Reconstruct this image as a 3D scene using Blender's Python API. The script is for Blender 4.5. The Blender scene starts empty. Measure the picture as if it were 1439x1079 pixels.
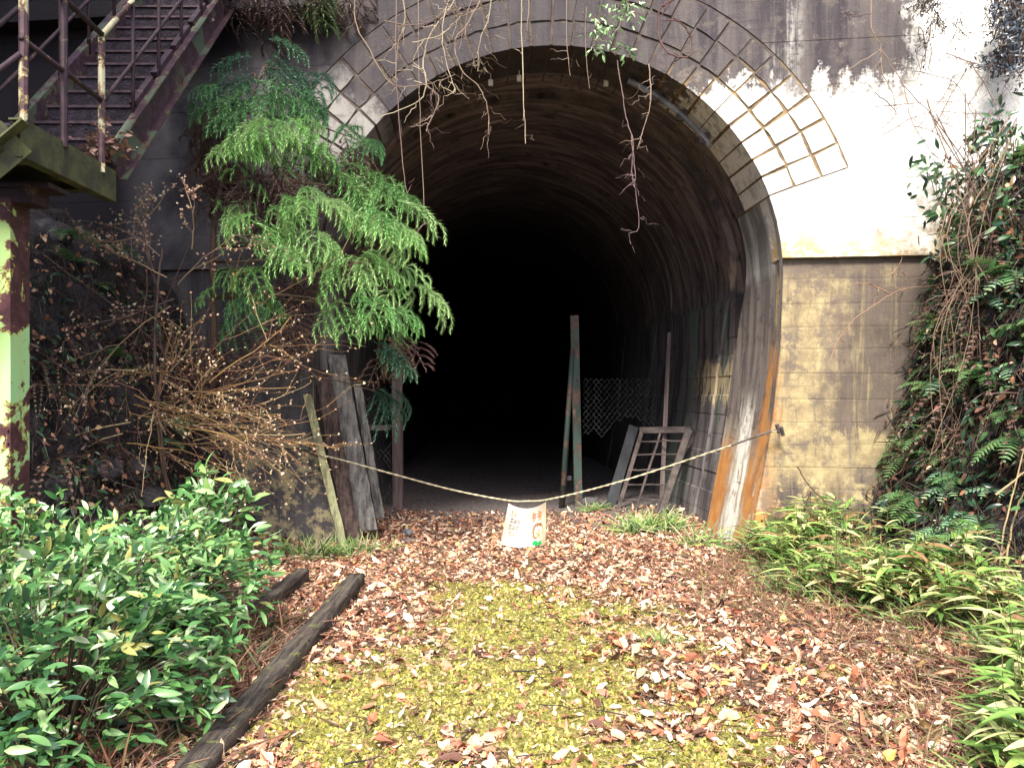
import bpy, bmesh, math, random
import numpy as np
from mathutils import Vector, Matrix, noise as mnoise

random.seed(7); rng = np.random.default_rng(7)
C = bpy.context.scene.collection
F, HZ, CX, CAMZ = 1130.0, 555.0, 720.0, 1.6          # photo focal length in px, horizon row, centre column, eye height

# ------------------------------------------------------------------ camera, world, sun, exposure
cam = bpy.data.objects.new('camera', bpy.data.cameras.new('camera')); C.objects.link(cam)
cam.location = (0, 0, CAMZ); cam.rotation_euler = (math.pi/2, 0, 0)
cam.data.sensor_width = 36; cam.data.lens = 36*F/1439; cam.data.shift_y = (HZ-539.5)/1439
cam.data.clip_end = 2000; cam.data.clip_start = 0.05
bpy.context.scene.camera = cam
SUN_EL, SUN_AZ = 52.0, -18.0                          # degrees; azimuth of the light's origin seen from the scene, 0 = behind the camera
world = bpy.data.worlds.new('World'); bpy.context.scene.world = world; world.use_nodes = True
wt = world.node_tree; bg = wt.nodes['Background']
sky = wt.nodes.new('ShaderNodeTexSky'); sky.sky_type = 'NISHITA'; sky.sun_disc = False
sky.sun_elevation = math.radians(SUN_EL); sky.sun_rotation = math.radians(180+SUN_AZ)
sky.air_density = 1.0; sky.dust_density = 3.0; sky.ozone_density = 1.0
wt.links.new(sky.outputs[0], bg.inputs[0]); bg.inputs[1].default_value = 0.12
sl = bpy.data.lights.new('sun', 'SUN'); sl.energy = 3.2; sl.angle = math.radians(14); sl.color = (1, .93, .80)
so = bpy.data.objects.new('sun', sl); C.objects.link(so)
_d = Vector((math.sin(math.radians(SUN_AZ))*math.cos(math.radians(SUN_EL)), -math.cos(math.radians(SUN_AZ))*math.cos(math.radians(SUN_EL)), math.sin(math.radians(SUN_EL))))
so.rotation_euler = _d.to_track_quat('Z', 'Y').to_euler(); so.location = _d*40
vs = bpy.context.scene.view_settings
vs.view_transform = 'Standard'; vs.look = 'None'; vs.exposure = 1.58; vs.gamma = 1; vs.use_curve_mapping = False
bpy.context.scene.cycles.max_bounces = 6; bpy.context.scene.cycles.diffuse_bounces = 4

# ------------------------------------------------------------------ helpers
def at(px, py, y): return Vector(((px-CX)/F*y, y, CAMZ+(HZ-py)/F*y))
def YP(x): return 8.3-.12*(x-.3)                      # front plane of the portal, slightly skewed
def sst(a, b, x): t = min(1, max(0, (x-a)/(b-a))); return t*t*(3-2*t)
def vnoise(x, y, z=0.0): return mnoise.noise((x, y, z))
def tag(o, label=None, cat=None, group=None, kind=None):
    if label: o['label'] = label
    if cat: o['category'] = cat
    if group: o['group'] = group
    if kind: o['kind'] = kind
    return o
def thing(name, label, cat, loc=(0, 0, 0), group=None):
    o = bpy.data.objects.new(name, None); C.objects.link(o); o.location = loc; o.empty_display_size = .1
    return tag(o, label, cat, group)
def put(name, me, parent=None, loc=None):
    o = bpy.data.objects.new(name, me); C.objects.link(o)
    if parent is not None: o.parent = parent
    if loc is not None: o.location = loc
    return o
def org(parent):                                      # world origin of a parent chain (no rotations used there)
    v = Vector((0, 0, 0))
    while parent is not None: v += parent.location; parent = parent.parent
    return v
def link_mesh(name, verts, faces, mat, parent=None, smooth=False, col=None, u=None):
    """verts in world space; moved into the parent's space"""
    me = bpy.data.meshes.new(name); w = org(parent)
    me.from_pydata([(v[0]-w.x, v[1]-w.y, v[2]-w.z) for v in verts], [], faces)
    me.materials.append(mat)
    if smooth: me.polygons.foreach_set('use_smooth', [True]*len(me.polygons))
    if col is not None:
        a = me.color_attributes.new('col', 'FLOAT_COLOR', 'POINT'); a.data.foreach_set('color', [c for q in col for c in (q[0], q[1], q[2], 1)])
    if u is not None:
        a = me.attributes.new('u', 'FLOAT', 'POINT'); a.data.foreach_set('value', u)
    me.update(); return put(name, me, parent)
class MB:
    def __init__(s): s.v = []; s.f = []; s.c = []; s.col = (1, 1, 1)
    def add(s, vs, fs):
        n = len(s.v); s.v += [tuple(v) for v in vs]; s.f += [tuple(i+n for i in f) for f in fs]; s.c += [s.col]*len(vs)
    def box(s, c, size, M=None):
        x, y, z = (q/2 for q in size); vs = [Vector((a*x, b*y, d*z)) for a in (-1, 1) for b in (-1, 1) for d in (-1, 1)]
        if M is not None: vs = [M @ v for v in vs]
        s.add([v+Vector(c) for v in vs], [(0, 1, 3, 2), (4, 6, 7, 5), (0, 4, 5, 1), (2, 3, 7, 6), (0, 2, 6, 4), (1, 5, 7, 3)])
    def beam(s, a, b, w, h, up=(0, 0, 1), jag=0):     # rectangular bar from a to b
        a = Vector(a); b = Vector(b); d = (b-a).normalized(); r = d.cross(Vector(up)); r = r.normalized() if r.length > 1e-4 else Vector((1, 0, 0)); u = r.cross(d)
        vs = []
        for p in (a, b):
            for sr, su in ((-1, -1), (1, -1), (1, 1), (-1, 1)): vs.append(p+r*(sr*w/2+random.uniform(-jag, jag))+u*(su*h/2+random.uniform(-jag, jag)))
        s.add(vs, [(3, 2, 1, 0), (4, 5, 6, 7), (0, 1, 5, 4), (1, 2, 6, 5), (2, 3, 7, 6), (3, 0, 4, 7)])
    def tube(s, pts, r0, r1=None, n=5, cap=True):
        r1 = r0 if r1 is None else r1; pts = [Vector(p) for p in pts]; k = len(pts); vs = []; prev = None
        for i, p in enumerate(pts):
            d = (pts[min(i+1, k-1)]-pts[max(i-1, 0)]).normalized()
            if prev is None: prev = d.cross(Vector((.3, .2, 1))); prev = prev if prev.length > .1 else d.cross(Vector((1, 0, 0)))
            e = (prev-d*prev.dot(d)).normalized(); f = d.cross(e); prev = e; r = r0+(r1-r0)*i/max(1, k-1)
            vs += [p+(e*math.cos(2*math.pi*j/n)+f*math.sin(2*math.pi*j/n))*r for j in range(n)]
        fs = [(i*n+j, i*n+(j+1) % n, (i+1)*n+(j+1) % n, (i+1)*n+j) for i in range(k-1) for j in range(n)]
        if cap: fs += [tuple(range(n))[::-1], tuple((k-1)*n+j for j in range(n))]
        s.add(vs, fs)
    def build(s, name, mat, parent=None, smooth=False): return link_mesh(name, s.v, s.f, mat, parent, smooth, s.c)
def wig(a, b, n, amp, sag=0, seed=None):              # wobbly line
    a = Vector(a); b = Vector(b); o = random.uniform(0, 99) if seed is None else seed; out = []
    for i in range(n+1):
        t = i/n; p = a.lerp(b, t); w = math.sin(math.pi*min(1, t*1.0)) if sag == 0 else 1
        e = 1 if t > .02 else 0
        p = p+Vector((vnoise(t*4+o, 1), vnoise(t*4+o, 5), vnoise(t*4+o, 9)))*amp*e*(.4+.6*math.sin(math.pi*t))-Vector((0, 0, sag*4*t*(1-t)))
        out.append(p)
    return out
def path(pts, sub=4, amp=.01):                        # smooth (Catmull-Rom) through given points
    P = [Vector(p) for p in pts]; P = [P[0]*2-P[1]]+P+[P[-1]*2-P[-2]]; out = []
    for i in range(1, len(P)-2):
        for k in range(sub):
            t = k/sub; a, b, c, d = P[i-1:i+3]
            out.append(.5*((2*b)+(c-a)*t+(2*a-5*b+4*c-d)*t*t+(3*b-a-3*c+d)*t**3)+Vector([random.uniform(-amp, amp) for _ in range(3)])*(0 if k == 0 else 1))
    return out+[P[-2]]
def scatter(name, tv, tf, pos, rot, scale, col, mat, parent=None, tcol=None, smooth=False):
    """one mesh of many copies of a template; tv (k,3), tf faces of equal size, pos (n,3), rot (n,3,3), scale (n,) or (n,3), col (n,3)"""
    tv = np.asarray(tv, float); tf = np.asarray(tf, int); pos = np.asarray(pos, float); n = len(pos); k = len(tv); m = tf.shape[1]
    sc = np.asarray(scale, float); sc = sc[:, None, None] if sc.ndim == 1 else sc[:, None, :]
    V = np.einsum('nij,nkj->nki', rot, tv[None]*sc)+pos[:, None, :]
    w = org(parent); V = V.reshape(-1, 3)-np.array(w)
    Fx = (tf[None]+(np.arange(n)*k)[:, None, None]).reshape(-1)
    me = bpy.data.meshes.new(name); me.vertices.add(n*k); me.vertices.foreach_set('co', V.astype(np.float32).ravel())
    nf = n*len(tf); me.loops.add(nf*m); me.loops.foreach_set('vertex_index', Fx.astype(np.int32))
    me.polygons.add(nf); me.polygons.foreach_set('loop_start', (np.arange(nf)*m).astype(np.int32))
    if smooth: me.polygons.foreach_set('use_smooth', np.ones(nf, bool))
    cc = np.repeat(np.asarray(col, float)[:, None, :], k, 1)
    if tcol is not None: cc = cc*np.asarray(tcol)[None]
    cc = np.concatenate([cc, np.ones((n, k, 1))], 2).astype(np.float32)
    me.update(calc_edges=True); me.validate()
    a = me.color_attributes.new('col', 'FLOAT_COLOR', 'POINT'); a.data.foreach_set('color', cc.ravel())
    me.materials.append(mat); return put(name, me, parent)
def frames(Y, Z):                                     # rotation matrices whose columns are x,y,z from direction Y and approximate up Z
    Y = Y/np.linalg.norm(Y, axis=1)[:, None]; X = np.cross(Y, Z); X = X/np.maximum(np.linalg.norm(X, axis=1)[:, None], 1e-6); Z = np.cross(X, Y)
    return np.stack([X, Y, Z], 2)
def rvec(n, s=1.0): return rng.normal(size=(n, 3))*s
def pick(cols, n, w=None, var=.18):
    cols = np.array(cols); i = rng.choice(len(cols), n, p=None if w is None else np.array(w)/sum(w)); return cols[i]*(1+rng.uniform(-var, var, (n, 1)))

# ------------------------------------------------------------------ material nodes
class NT:
    def __init__(s, name, rough=.8, spec=.3):
        s.m = bpy.data.materials.new(name); s.m.use_nodes = True; s.t = s.m.node_tree; s.b = s.t.nodes['Principled BSDF']
        s.b.inputs['Roughness'].default_value = rough; s.b.inputs['Specular IOR Level'].default_value = spec
        s.P = s.t.nodes.new('ShaderNodeNewGeometry').outputs['Position']
        sx = s.t.nodes.new('ShaderNodeSeparateXYZ'); s.link(s.P, sx.inputs[0]); s.x, s.y, s.z = sx.outputs
    def link(s, a, b): s.t.links.new(a, b)
    def set(s, sock, v):
        if isinstance(v, bpy.types.NodeSocket): s.link(v, sock)
        elif isinstance(v, (tuple, list)): sock.default_value = (*v, 1) if len(sock.default_value) == 4 and len(v) == 3 else v
        else: sock.default_value = v
    def math(s, op, a, b=0.0, c=None, clamp=False):
        n = s.t.nodes.new('ShaderNodeMath'); n.operation = op; n.use_clamp = clamp; s.set(n.inputs[0], a); s.set(n.inputs[1], b)
        if c is not None: s.set(n.inputs[2], c)
        return n.outputs[0]
    def vmul(s, v, k):
        n = s.t.nodes.new('ShaderNodeVectorMath'); n.operation = 'MULTIPLY'; s.link(v, n.inputs[0]); n.inputs[1].default_value = k; return n.outputs[0]
    def noise(s, k, detail=4, rough=.6, v=None, dist=0):
        n = s.t.nodes.new('ShaderNodeTexNoise'); n.inputs['Scale'].default_value = 1; n.inputs['Detail'].default_value = detail; n.inputs['Roughness'].default_value = rough; n.inputs['Distortion'].default_value = dist
        k = (k, k, k) if not isinstance(k, tuple) else k
        s.link(s.vmul(v or s.P, k), n.inputs['Vector']); return n.outputs[0]
    def vor(s, k, out='Distance'):
        n = s.t.nodes.new('ShaderNodeTexVoronoi'); n.inputs['Scale'].default_value = k; s.link(s.P, n.inputs['Vector']); return n.outputs[out]
    def ss(s, x, a, b):                               # smoothstep from a (0) to b (1)
        n = s.t.nodes.new('ShaderNodeMapRange'); n.interpolation_type = 'SMOOTHSTEP'; s.set(n.inputs[0], x)
        if a <= b: n.inputs[1].default_value, n.inputs[2].default_value, n.inputs[3].default_value, n.inputs[4].default_value = a, b, 0, 1
        else: n.inputs[1].default_value, n.inputs[2].default_value, n.inputs[3].default_value, n.inputs[4].default_value = b, a, 1, 0
        return n.outputs[0]
    def mul(s, *a):
        r = a[0]
        for q in a[1:]: r = s.math('MULTIPLY', r, q)
        return r
    def mx(s, *a):
        r = a[0]
        for q in a[1:]: r = s.math('MAXIMUM', r, q)
        return r
    def jit(s, x, n, k): return s.math('ADD', x, s.math('MULTIPLY', s.math('SUBTRACT', n, .5), k))
    def mix(s, f, a, b):
        n = s.t.nodes.new('ShaderNodeMix'); n.data_type = 'RGBA'; s.set(n.inputs[0], f); s.set(n.inputs[6], a); s.set(n.inputs[7], b); return n.outputs[2]
    def attr(s, name, out='Color'):
        n = s.t.nodes.new('ShaderNodeAttribute'); n.attribute_name = name; return n.outputs[out]
    def done(s, col, bump=None, k=.3, dist=.02, rough=None):
        s.set(s.b.inputs['Base Color'], col)
        if rough is not None: s.set(s.b.inputs['Roughness'], rough)
        if bump is not None:
            n = s.t.nodes.new('ShaderNodeBump'); n.inputs['Strength'].default_value = k; n.inputs['Distance'].default_value = dist
            s.link(bump, n.inputs['Height']); s.link(n.outputs[0], s.b.inputs['Normal'])
        return s.m
def mottled(name, c1, c2, k=8, rough=.8, bump=.3, dist=.01, stretch=None, spec=.3):
    n = NT(name, rough, spec); v = n.noise(stretch or k, 6, .65); w = n.noise(k*4, 4)
    return n.done(n.mix(n.ss(v, .32, .68), c1, c2), w, bump, dist)
def vcol(name, rough=.55, spec=.4, trans=0.0, bumpk=0):
    n = NT(name, rough, spec); a = n.attr('col'); w = n.noise(45, 3)
    c = n.mix(n.math('MULTIPLY', w, .35), a, n.mix(.75, a, (.02, .018, .012)))
    m = n.done(c, n.noise(bumpk, 2) if bumpk else None, .3, .004)
    if trans:
        t = n.t.nodes.new('ShaderNodeBsdfTranslucent'); n.link(c, t.inputs[0]); mx = n.t.nodes.new('ShaderNodeMixShader'); mx.inputs[0].default_value = trans
        n.link(n.b.outputs[0], mx.inputs[1]); n.link(t.outputs[0], mx.inputs[2]); n.link(mx.outputs[0], n.t.nodes['Material Output'].inputs[0])
    return m

def m_upper():
    n = NT('whitewashed_concrete', .85, .2)
    oi = n.t.nodes.new('ShaderNodeObjectInfo').outputs['Random']
    n1 = n.noise(1.3, 6, .65); n2 = n.noise(7, 8, .75); st = n.noise((5, 5, .4), 6, .7); fine = n.noise(55, 6, .75); blo = n.noise(2.6, 8, .75); lay = n.noise((1.2, 1.2, 9), 5, .7)
    xj = n.jit(n.jit(n.x, n1, 1.4), n2, .5); zj = n.jit(n.jit(n.jit(n.jit(n.z, st, .9), n2, 1.0), n1, .5), oi, .12)
    below = n.mul(n.ss(xj, 1.3, 1.75), n.ss(zj, 4.78, 4.58))
    right = n.ss(n.jit(n.jit(n.x, n2, 1.0), st, .5), 3.85, 4.05)
    stripe = n.mul(n.ss(n.math('ABSOLUTE', n.math('SUBTRACT', n.jit(n.x, n1, .4), 2.72)), .22, .05), n.ss(st, .42, .6), n.ss(n2, .4, .55), .5)
    dx = n.math('MULTIPLY', n.math('SUBTRACT', n.x, -1.75), 1.2); dz = n.math('SUBTRACT', n.z, 4.25)
    dist = n.math('SQRT', n.math('ADD', n.math('MULTIPLY', dx, dx), n.math('MULTIPLY', dz, dz)))
    left = n.mul(n.ss(n.jit(n.jit(dist, n2, .9), oi, .6), .75, .35), .26)
    W = n.mx(below, right, stripe, left)
    dark = n.mix(n.ss(st, .35, .65), (.046, .039, .048), (.115, .10, .10))
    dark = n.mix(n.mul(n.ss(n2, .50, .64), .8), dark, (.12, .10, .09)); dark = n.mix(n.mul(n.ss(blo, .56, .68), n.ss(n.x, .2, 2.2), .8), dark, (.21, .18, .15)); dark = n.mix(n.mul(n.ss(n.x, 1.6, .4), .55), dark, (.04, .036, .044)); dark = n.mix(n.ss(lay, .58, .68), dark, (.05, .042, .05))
    dark = n.mix(n.ss(n.x, -2.2, -3.0), dark, n.mix(n.ss(n1, .35, .65), (.06, .054, .066), (.17, .158, .172)))  # left wall: grey concrete with the stairs' shade put into its colour
    dark = n.mix(n.mx(n.ss(n.x, -3.9, -4.4), n.mul(n.ss(n.x, -2.6, -3.0), n.ss(n.z, 4.9, 5.4))), dark, (.022, .02, .026))  # deep shade behind the stairs, painted as near-black wall
    white = n.mix(n.ss(n2, .46, .64), (.82, .80, .75), (.52, .50, .47)); white = n.mix(n.mul(n.ss(st, .56, .66), n.ss(n1, .42, .55)), white, (.40, .37, .35))
    white = n.mix(n.ss(blo, .60, .70), white, (.38, .37, .40)); white = n.mix(n.mul(n.ss(lay, .60, .66), .6), white, (.44, .38, .30))
    white = n.mix(n.mul(n.ss(n.jit(n.z, n2, .5), 3.35, 3.05), n.ss(n1, .46, .6), n.ss(n2, .38, .5)), white, (.50, .36, .19))
    white = n.mix(n.mul(n.ss(n.jit(n.x, n1, 1.2), 3.6, 4.2), n.ss(n.z, 3.9, 3.4), n.ss(blo, .4, .55)), white, (.26, .22, .17))
    white = n.mix(n.ss(fine, .63, .70), white, (.22, .19, .17))
    return n.done(n.mix(W, dark, white), n.math('ADD', fine, n2), .5, .015)
def m_lower():
    n = NT('ochre_stained_concrete', .85, .25)
    n1 = n.noise(1.2, 5); n2 = n.noise(6, 6, .7); st = n.noise((5.3, 5.3, .5), 7, .75, dist=.5); st2 = n.noise((2.2, 2.2, .35), 6, .7, dist=.4); fine = n.noise(50, 6, .75); lay = n.noise((.6, .6, 14), 5, .7)
    tan = n.mix(n.ss(n2, .35, .62), (.44, .36, .20), (.28, .22, .13))
    tan = n.mix(n.ss(n.noise(3.1, 8, .75), .50, .62), tan, (.175, .14, .11)); tan = n.mix(n.ss(n.noise((26, 26, 3), 7, .75), .58, .68), tan, (.13, .105, .09))
    stm = n.math('MULTIPLY', n.ss(st, .52, .66), n.ss(n1, .4, .6)); tan = n.mix(stm, tan, (.20, .165, .135)); tan = n.mix(n.ss(fine, .62, .7), tan, (.10, .08, .07))
    tan = n.mix(n.mul(n.ss(lay, .55, .7), .5), tan, (.2, .16, .12))
    xj = n.jit(n.jit(n.x, st2, 1.5), n2, .5); zj = n.jit(n.jit(n.z, st, .8), n2, .4)
    dk = n.mx(n.mul(n.ss(xj, 2.95, 3.4), n.ss(zj, 1.2, 1.3), n.ss(st, .3, .5)), n.mul(n.ss(n.jit(n.z, st, .5), 2.62, 2.9), .9), n.mul(n.ss(zj, .85, .5), n.ss(n2, .40, .50)), n.mul(n.ss(st2, .53, .62), n.ss(n.z, .9, 1.4), .7), n.mul(n.ss(n.x, 4.05, 4.3), .9))
    c = n.mix(n.mul(dk, .9), tan, n.mix(n.ss(st, .35, .65), (.062, .05, .058), (.15, .115, .10)))
    ed = n.mul(n.ss(n.jit(n.jit(n.x, n2, .35), n1, .5), 2.75, 2.45), n.ss(n.x, 0, .5), n.ss(n.z, 2.4, 1.6))
    c = n.mix(n.mul(ed, .75), c, n.mix(n.ss(n2, .4, .6), (.52, .21, .04), (.36, .22, .12)))
    wh = n.mul(n.ss(n.jit(n.jit(n.x, n2, .6), n1, .4), 2.62, 2.4), n.ss(n.x, 0, .5), n.ss(n.jit(n.z, n2, .5), 1.05, .8), n.ss(n2, .46, .56))
    c = n.mix(wh, c, (.78, .74, .66))
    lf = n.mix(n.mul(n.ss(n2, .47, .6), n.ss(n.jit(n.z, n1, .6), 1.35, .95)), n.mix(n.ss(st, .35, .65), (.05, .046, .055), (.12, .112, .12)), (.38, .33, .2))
    c = n.mix(n.ss(n.x, -1.0, -1.5), c, lf)  # left wall: stains plus the shade there, both in the colour
    return n.done(c, n.math('ADD', fine, n2), .4, .012)
def m_jamb():
    n = NT('rust_streaked_jamb', .75, .3); u = n.attr('u', 'Fac')
    n2 = n.noise(6, 6, .7); st = n.noise((9, 9, .5), 5); st2 = n.noise((3, 3, .4), 4)
    uj = n.jit(n.jit(n.jit(u, st, .5), n2, .3), n.noise((14, 14, 1.2), 5), .3)
    c = n.mix(n.ss(st, .38, .62), (.115, .098, .10), (.23, .195, .175)); c = n.mix(n.ss(n2, .52, .66), c, (.09, .075, .08)); c = n.mix(n.ss(n.jit(n.z, n2, .6), 1.5, .9), c, n.mix(n.ss(st, .4, .6), (.24, .205, .17), (.42, .37, .30)))
    crk = n.noise((1.5, 1.5, 22), 5, .7); c = n.mix(n.mul(n.ss(crk, .64, .68), .8), c, (.05, .04, .04))
    c = n.mix(n.ss(n.jit(n.z, n2, .35), 2.75, 2.95), c, n.mix(n.ss(st2, .4, .6), (.2, .19, .19), (.5, .49, .46)))
    ora = n.mix(n.ss(n2, .35, .65), (.66, .27, .04), (.46, .19, .06))
    o1 = n.mul(n.ss(n.math('ABSOLUTE', n.math('SUBTRACT', uj, .10)), .17, .0), n.ss(n.jit(n.z, st, .8), 2.3, 1.7))
    o1 = n.mx(o1, n.mul(n.ss(n.math('ABSOLUTE', n.math('SUBTRACT', uj, .24)), .18, .0), n.ss(n.jit(n.z, st, .8), 1.1, .7)))
    o2 = n.mul(n.ss(n.math('ABSOLUTE', n.math('SUBTRACT', uj, .88)), .26, .02), n.ss(n.jit(n.z, st, .6), 1.25, .9))
    c = n.mix(n.mul(n.mx(o1, o2), n.ss(n.x, 0, .1), n.math('ADD', .62, n.mul(n.ss(n2, .3, .6), .38))), c, ora)
    w = n.mul(n.ss(n.math('ABSOLUTE', n.math('SUBTRACT', uj, .52)), .20, .02), n.ss(n.jit(n.z, st, .8), 1.75, 1.2), n.ss(n.x, 0, .1))
    c = n.mix(n.mul(w, n.ss(n2, .30, .5)), c, (.85, .82, .76)); c = n.mix(n.mul(n.ss(crk, .66, .68), n.ss(n.x, 0, .1), .7), c, (.12, .09, .07))
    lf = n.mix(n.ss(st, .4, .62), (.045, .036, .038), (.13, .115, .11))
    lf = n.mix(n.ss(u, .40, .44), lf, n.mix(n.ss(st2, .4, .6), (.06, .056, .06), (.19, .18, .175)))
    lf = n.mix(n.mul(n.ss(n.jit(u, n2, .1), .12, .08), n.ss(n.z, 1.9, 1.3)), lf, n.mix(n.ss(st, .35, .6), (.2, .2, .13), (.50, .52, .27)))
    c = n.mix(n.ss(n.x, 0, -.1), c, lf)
    return n.done(c, n.math('ADD', n.noise(50, 5, .7), n2), .4, .012)
def m_lining():
    n = NT('depth_shade_lining', .7, .3)
    n2 = n.noise(5, 6, .7); ring = n.noise((1.1, 6.5, 1.1), 7, .7, dist=.4); st = n.noise((5, 5, .5), 5); st2 = n.noise((2.2, 3.5, .3), 4)
    c = n.mix(n.ss(ring, .40, .66), (.075, .063, .072), (.28, .228, .218)); c = n.mix(n.ss(n2, .56, .68), c, (.035, .03, .034)); c = n.mix(n.mul(n.ss(st2, .58, .68), .5), c, (.22, .2, .19))
    w = n.mix(n.ss(st, .36, .64), (.06, .052, .06), (.20, .18, .18)); w = n.mix(n.ss(n2, .55, .68), w, (.05, .042, .048))
    w = n.mix(n.mul(n.ss(st2, .52, .64), .8), w, (.16, .22, .18))
    sp = n.noise((16, 16, 1.0), 5, .7); drip = n.mul(n.ss(n.jit(n.jit(n.jit(n.z, st, .7), n2, .4), sp, 1.3), 1.55, 1.62), n.ss(n.jit(n.jit(n.z, n2, .5), st2, .8), 2.05, 1.95), n.ss(n.jit(n.y, n2, 1.5), 11.4, 10.6), n.ss(n.jit(st2, sp, .5), .38, .46), .75)
    w = n.mix(drip, w, (.62, .50, .30))
    drip = n.mul(n.ss(n.jit(n.z, n2, .3), 2.78, 2.88), n.ss(n.jit(n.jit(n.z, st, .7), n2, .4), 3.3, 3.1), n.ss(n.y, 10.4, 9.4), n.ss(st, .46, .56))
    c = n.mix(n.ss(n.z, 2.9, 2.78), c, w); c = n.mix(drip, c, (.5, .38, .26))
    c = n.mix(n.ss(n.y, 12.5, 20.0), c, (.012, .011, .014))  # daylight falling off with depth, painted into the lining colour
    return n.done(c, n.math('ADD', n.noise(30, 5, .7), ring), .4, .015)
def m_paint(name, paint, rustdark=(.045, .018, .014), thr=.5, gx=0.0, x0=0.0, edgec=(.13, .075, .05), wash=None):
    n = NT(name, .6, .35); a = n.noise(3.2, 6, .62, dist=.6); b = n.noise(13, 5, .7)
    f = n.jit(a, b, .25)
    if gx: f = n.math('ADD', f, n.math('MULTIPLY', n.math('SUBTRACT', n.x, x0), gx))
    rust = n.mix(n.ss(b, .4, .75), rustdark, tuple(q*2.4 for q in rustdark)); edge = n.mix(n.ss(b, .4, .6), edgec, tuple(q*.5 for q in edgec))
    p = n.mix(n.ss(n.noise((3, 3, .6), 4), .45, .62), paint, wash or tuple(q*.6 for q in paint))
    c = n.mix(n.ss(f, thr-.04, thr-.015), p, edge); c = n.mix(n.ss(f, thr-.01, thr+.005), c, rust)
    return n.done(c, n.math('SUBTRACT', n.math('MULTIPLY', b, .3), n.ss(f, thr-.02, thr)), .6, .006)
def m_timber():
    n = NT('mossy_dark_timber', .9, .2); g = n.noise((30, 2.2, 30), 6, .7); b = n.noise(7, 6, .75)
    c = n.mix(n.ss(g, .35, .62), (.022, .018, .018), (.095, .08, .068)); c = n.mix(n.mul(n.ss(b, .56, .64), .8), c, (.15, .16, .06)); c = n.mix(n.ss(n.noise(24, 5, .7), .64, .7), c, (.22, .2, .16))
    return n.done(c, n.math('ADD', g, b), .8, .02)
def m_mortar():
    n = NT('brown_mortar', .9, .2); n1 = n.noise(9, 6, .7); n2 = n.noise(1.6, 5)
    c = n.mix(n.ss(n1, .35, .65), (.30, .21, .11), (.13, .095, .065))
    return n.done(n.mix(n.mul(n.mx(n.ss(n.jit(n.z, n2, .8), 4.75, 4.95), n.ss(n.x, .8, .2)), .92), c, n.mix(n.ss(n1, .4, .6), (.045, .037, .04), (.095, .08, .075))), n1, .5, .01)
def m_ground():
    n = NT('mossy_soil', .9, .2); a = n.attr('col'); n2 = n.noise(18, 6, .7); n3 = n.noise(90, 3)
    soil = n.mix(n.ss(n2, .35, .65), (.05, .034, .026), (.15, .095, .07)); moss = n.mix(n.ss(n3, .35, .65), (.09, .085, .03), (.30, .285, .08))
    sep = n.t.nodes.new('ShaderNodeSeparateColor'); n.link(a, sep.inputs[0])
    c = n.mix(n.ss(n.jit(sep.outputs[0], n2, .7), .35, .6), soil, moss)
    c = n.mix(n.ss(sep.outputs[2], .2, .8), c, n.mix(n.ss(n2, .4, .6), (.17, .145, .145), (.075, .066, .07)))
    return n.done(c, n.math('ADD', n2, n3), .7, .02)
M = dict(
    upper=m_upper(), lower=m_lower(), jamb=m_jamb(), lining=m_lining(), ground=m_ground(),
    mortar=m_mortar(),
    bank=mottled('dark_bank_earth', (.018, .015, .018), (.062, .052, .056), 5, .95, .9, .08),
    rock=mottled('dark_rock', (.03, .029, .034), (.10, .095, .105), 6, .85, .8, .03),
    rust=m_paint('rusty_purple_steel', (.05, .03, .044), (.024, .012, .018), .40),
    stringer=m_paint('peeling_green_steel', (.075, .095, .065), (.035, .018, .024), .50),
    yellow=m_paint('peeling_cream_steel', (.58, .55, .38), (.04, .02, .026), .53, 0, 0, (.3, .2, .08)),
    column=m_paint('peeling_green_column', (.36, .62, .30), (.055, .022, .026), .55, .75, -3.40, (.45, .38, .10), (.38, .56, .22)),
    olive=mottled('olive_grimy_steel', (.09, .095, .04), (.035, .035, .025), 7, .7),
    tread=mottled('leaf_caked_tread', (.05, .04, .06), (.018, .014, .02), 14, .9, .9, .03),
    nosing=mottled('worn_tread_edge', (.10, .065, .08), (.045, .03, .042), 12, .8),
    timber=m_timber(),
    oldwood=mottled('weathered_grey_timber', (.07, .052, .055), (.19, .15, .145), 5, .85, .6, .012, (14, 14, 1.2)),
    palewood=mottled('pale_mossy_wood', (.42, .44, .24), (.16, .15, .10), 5, .9, .8, .02, (16, 16, 1.4)),
    brownwood=mottled('dark_brown_wood', (.028, .018, .018), (.12, .085, .075), 5, .9, .9, .03, (26, 26, 1.2)),
    greywood=mottled('grey_weathered_wood', (.07, .068, .068), (.26, .25, .235), 5, .9, .9, .03, (22, 22, 1.0)),
    greenpole=m_paint('flaking_green_pole', (.055, .085, .075), (.09, .06, .05), .56),
    wire=mottled('galvanised_wire', (.035, .038, .042), (.09, .10, .105), 9, .6),
    grate=mottled('rusty_grate_steel', (.045, .036, .036), (.125, .10, .095), 8, .7),
    pipe=mottled('grey_conduit', (.12, .12, .135), (.30, .31, .34), 4, .4, spec=.5),
    paleconc=mottled('pale_blue_concrete', (.055, .06, .07), (.028, .03, .036), 4, .85, .4, .01, (6, 6, .8)),
    rope=mottled('twisted_rope_fibre', (.55, .5, .36), (.32, .28, .18), 30, .9),
    leaf=vcol('glossy_leaf', .24, .6, .2), litter=vcol('dry_litter', .5, .4, .08), plant=vcol('plant_green', .45, .4, .3), bark=vcol('twig_bark', .8, .25, 0, 60),
    white=vcol('faded_paint_sheet', .6, .3),
)

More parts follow.
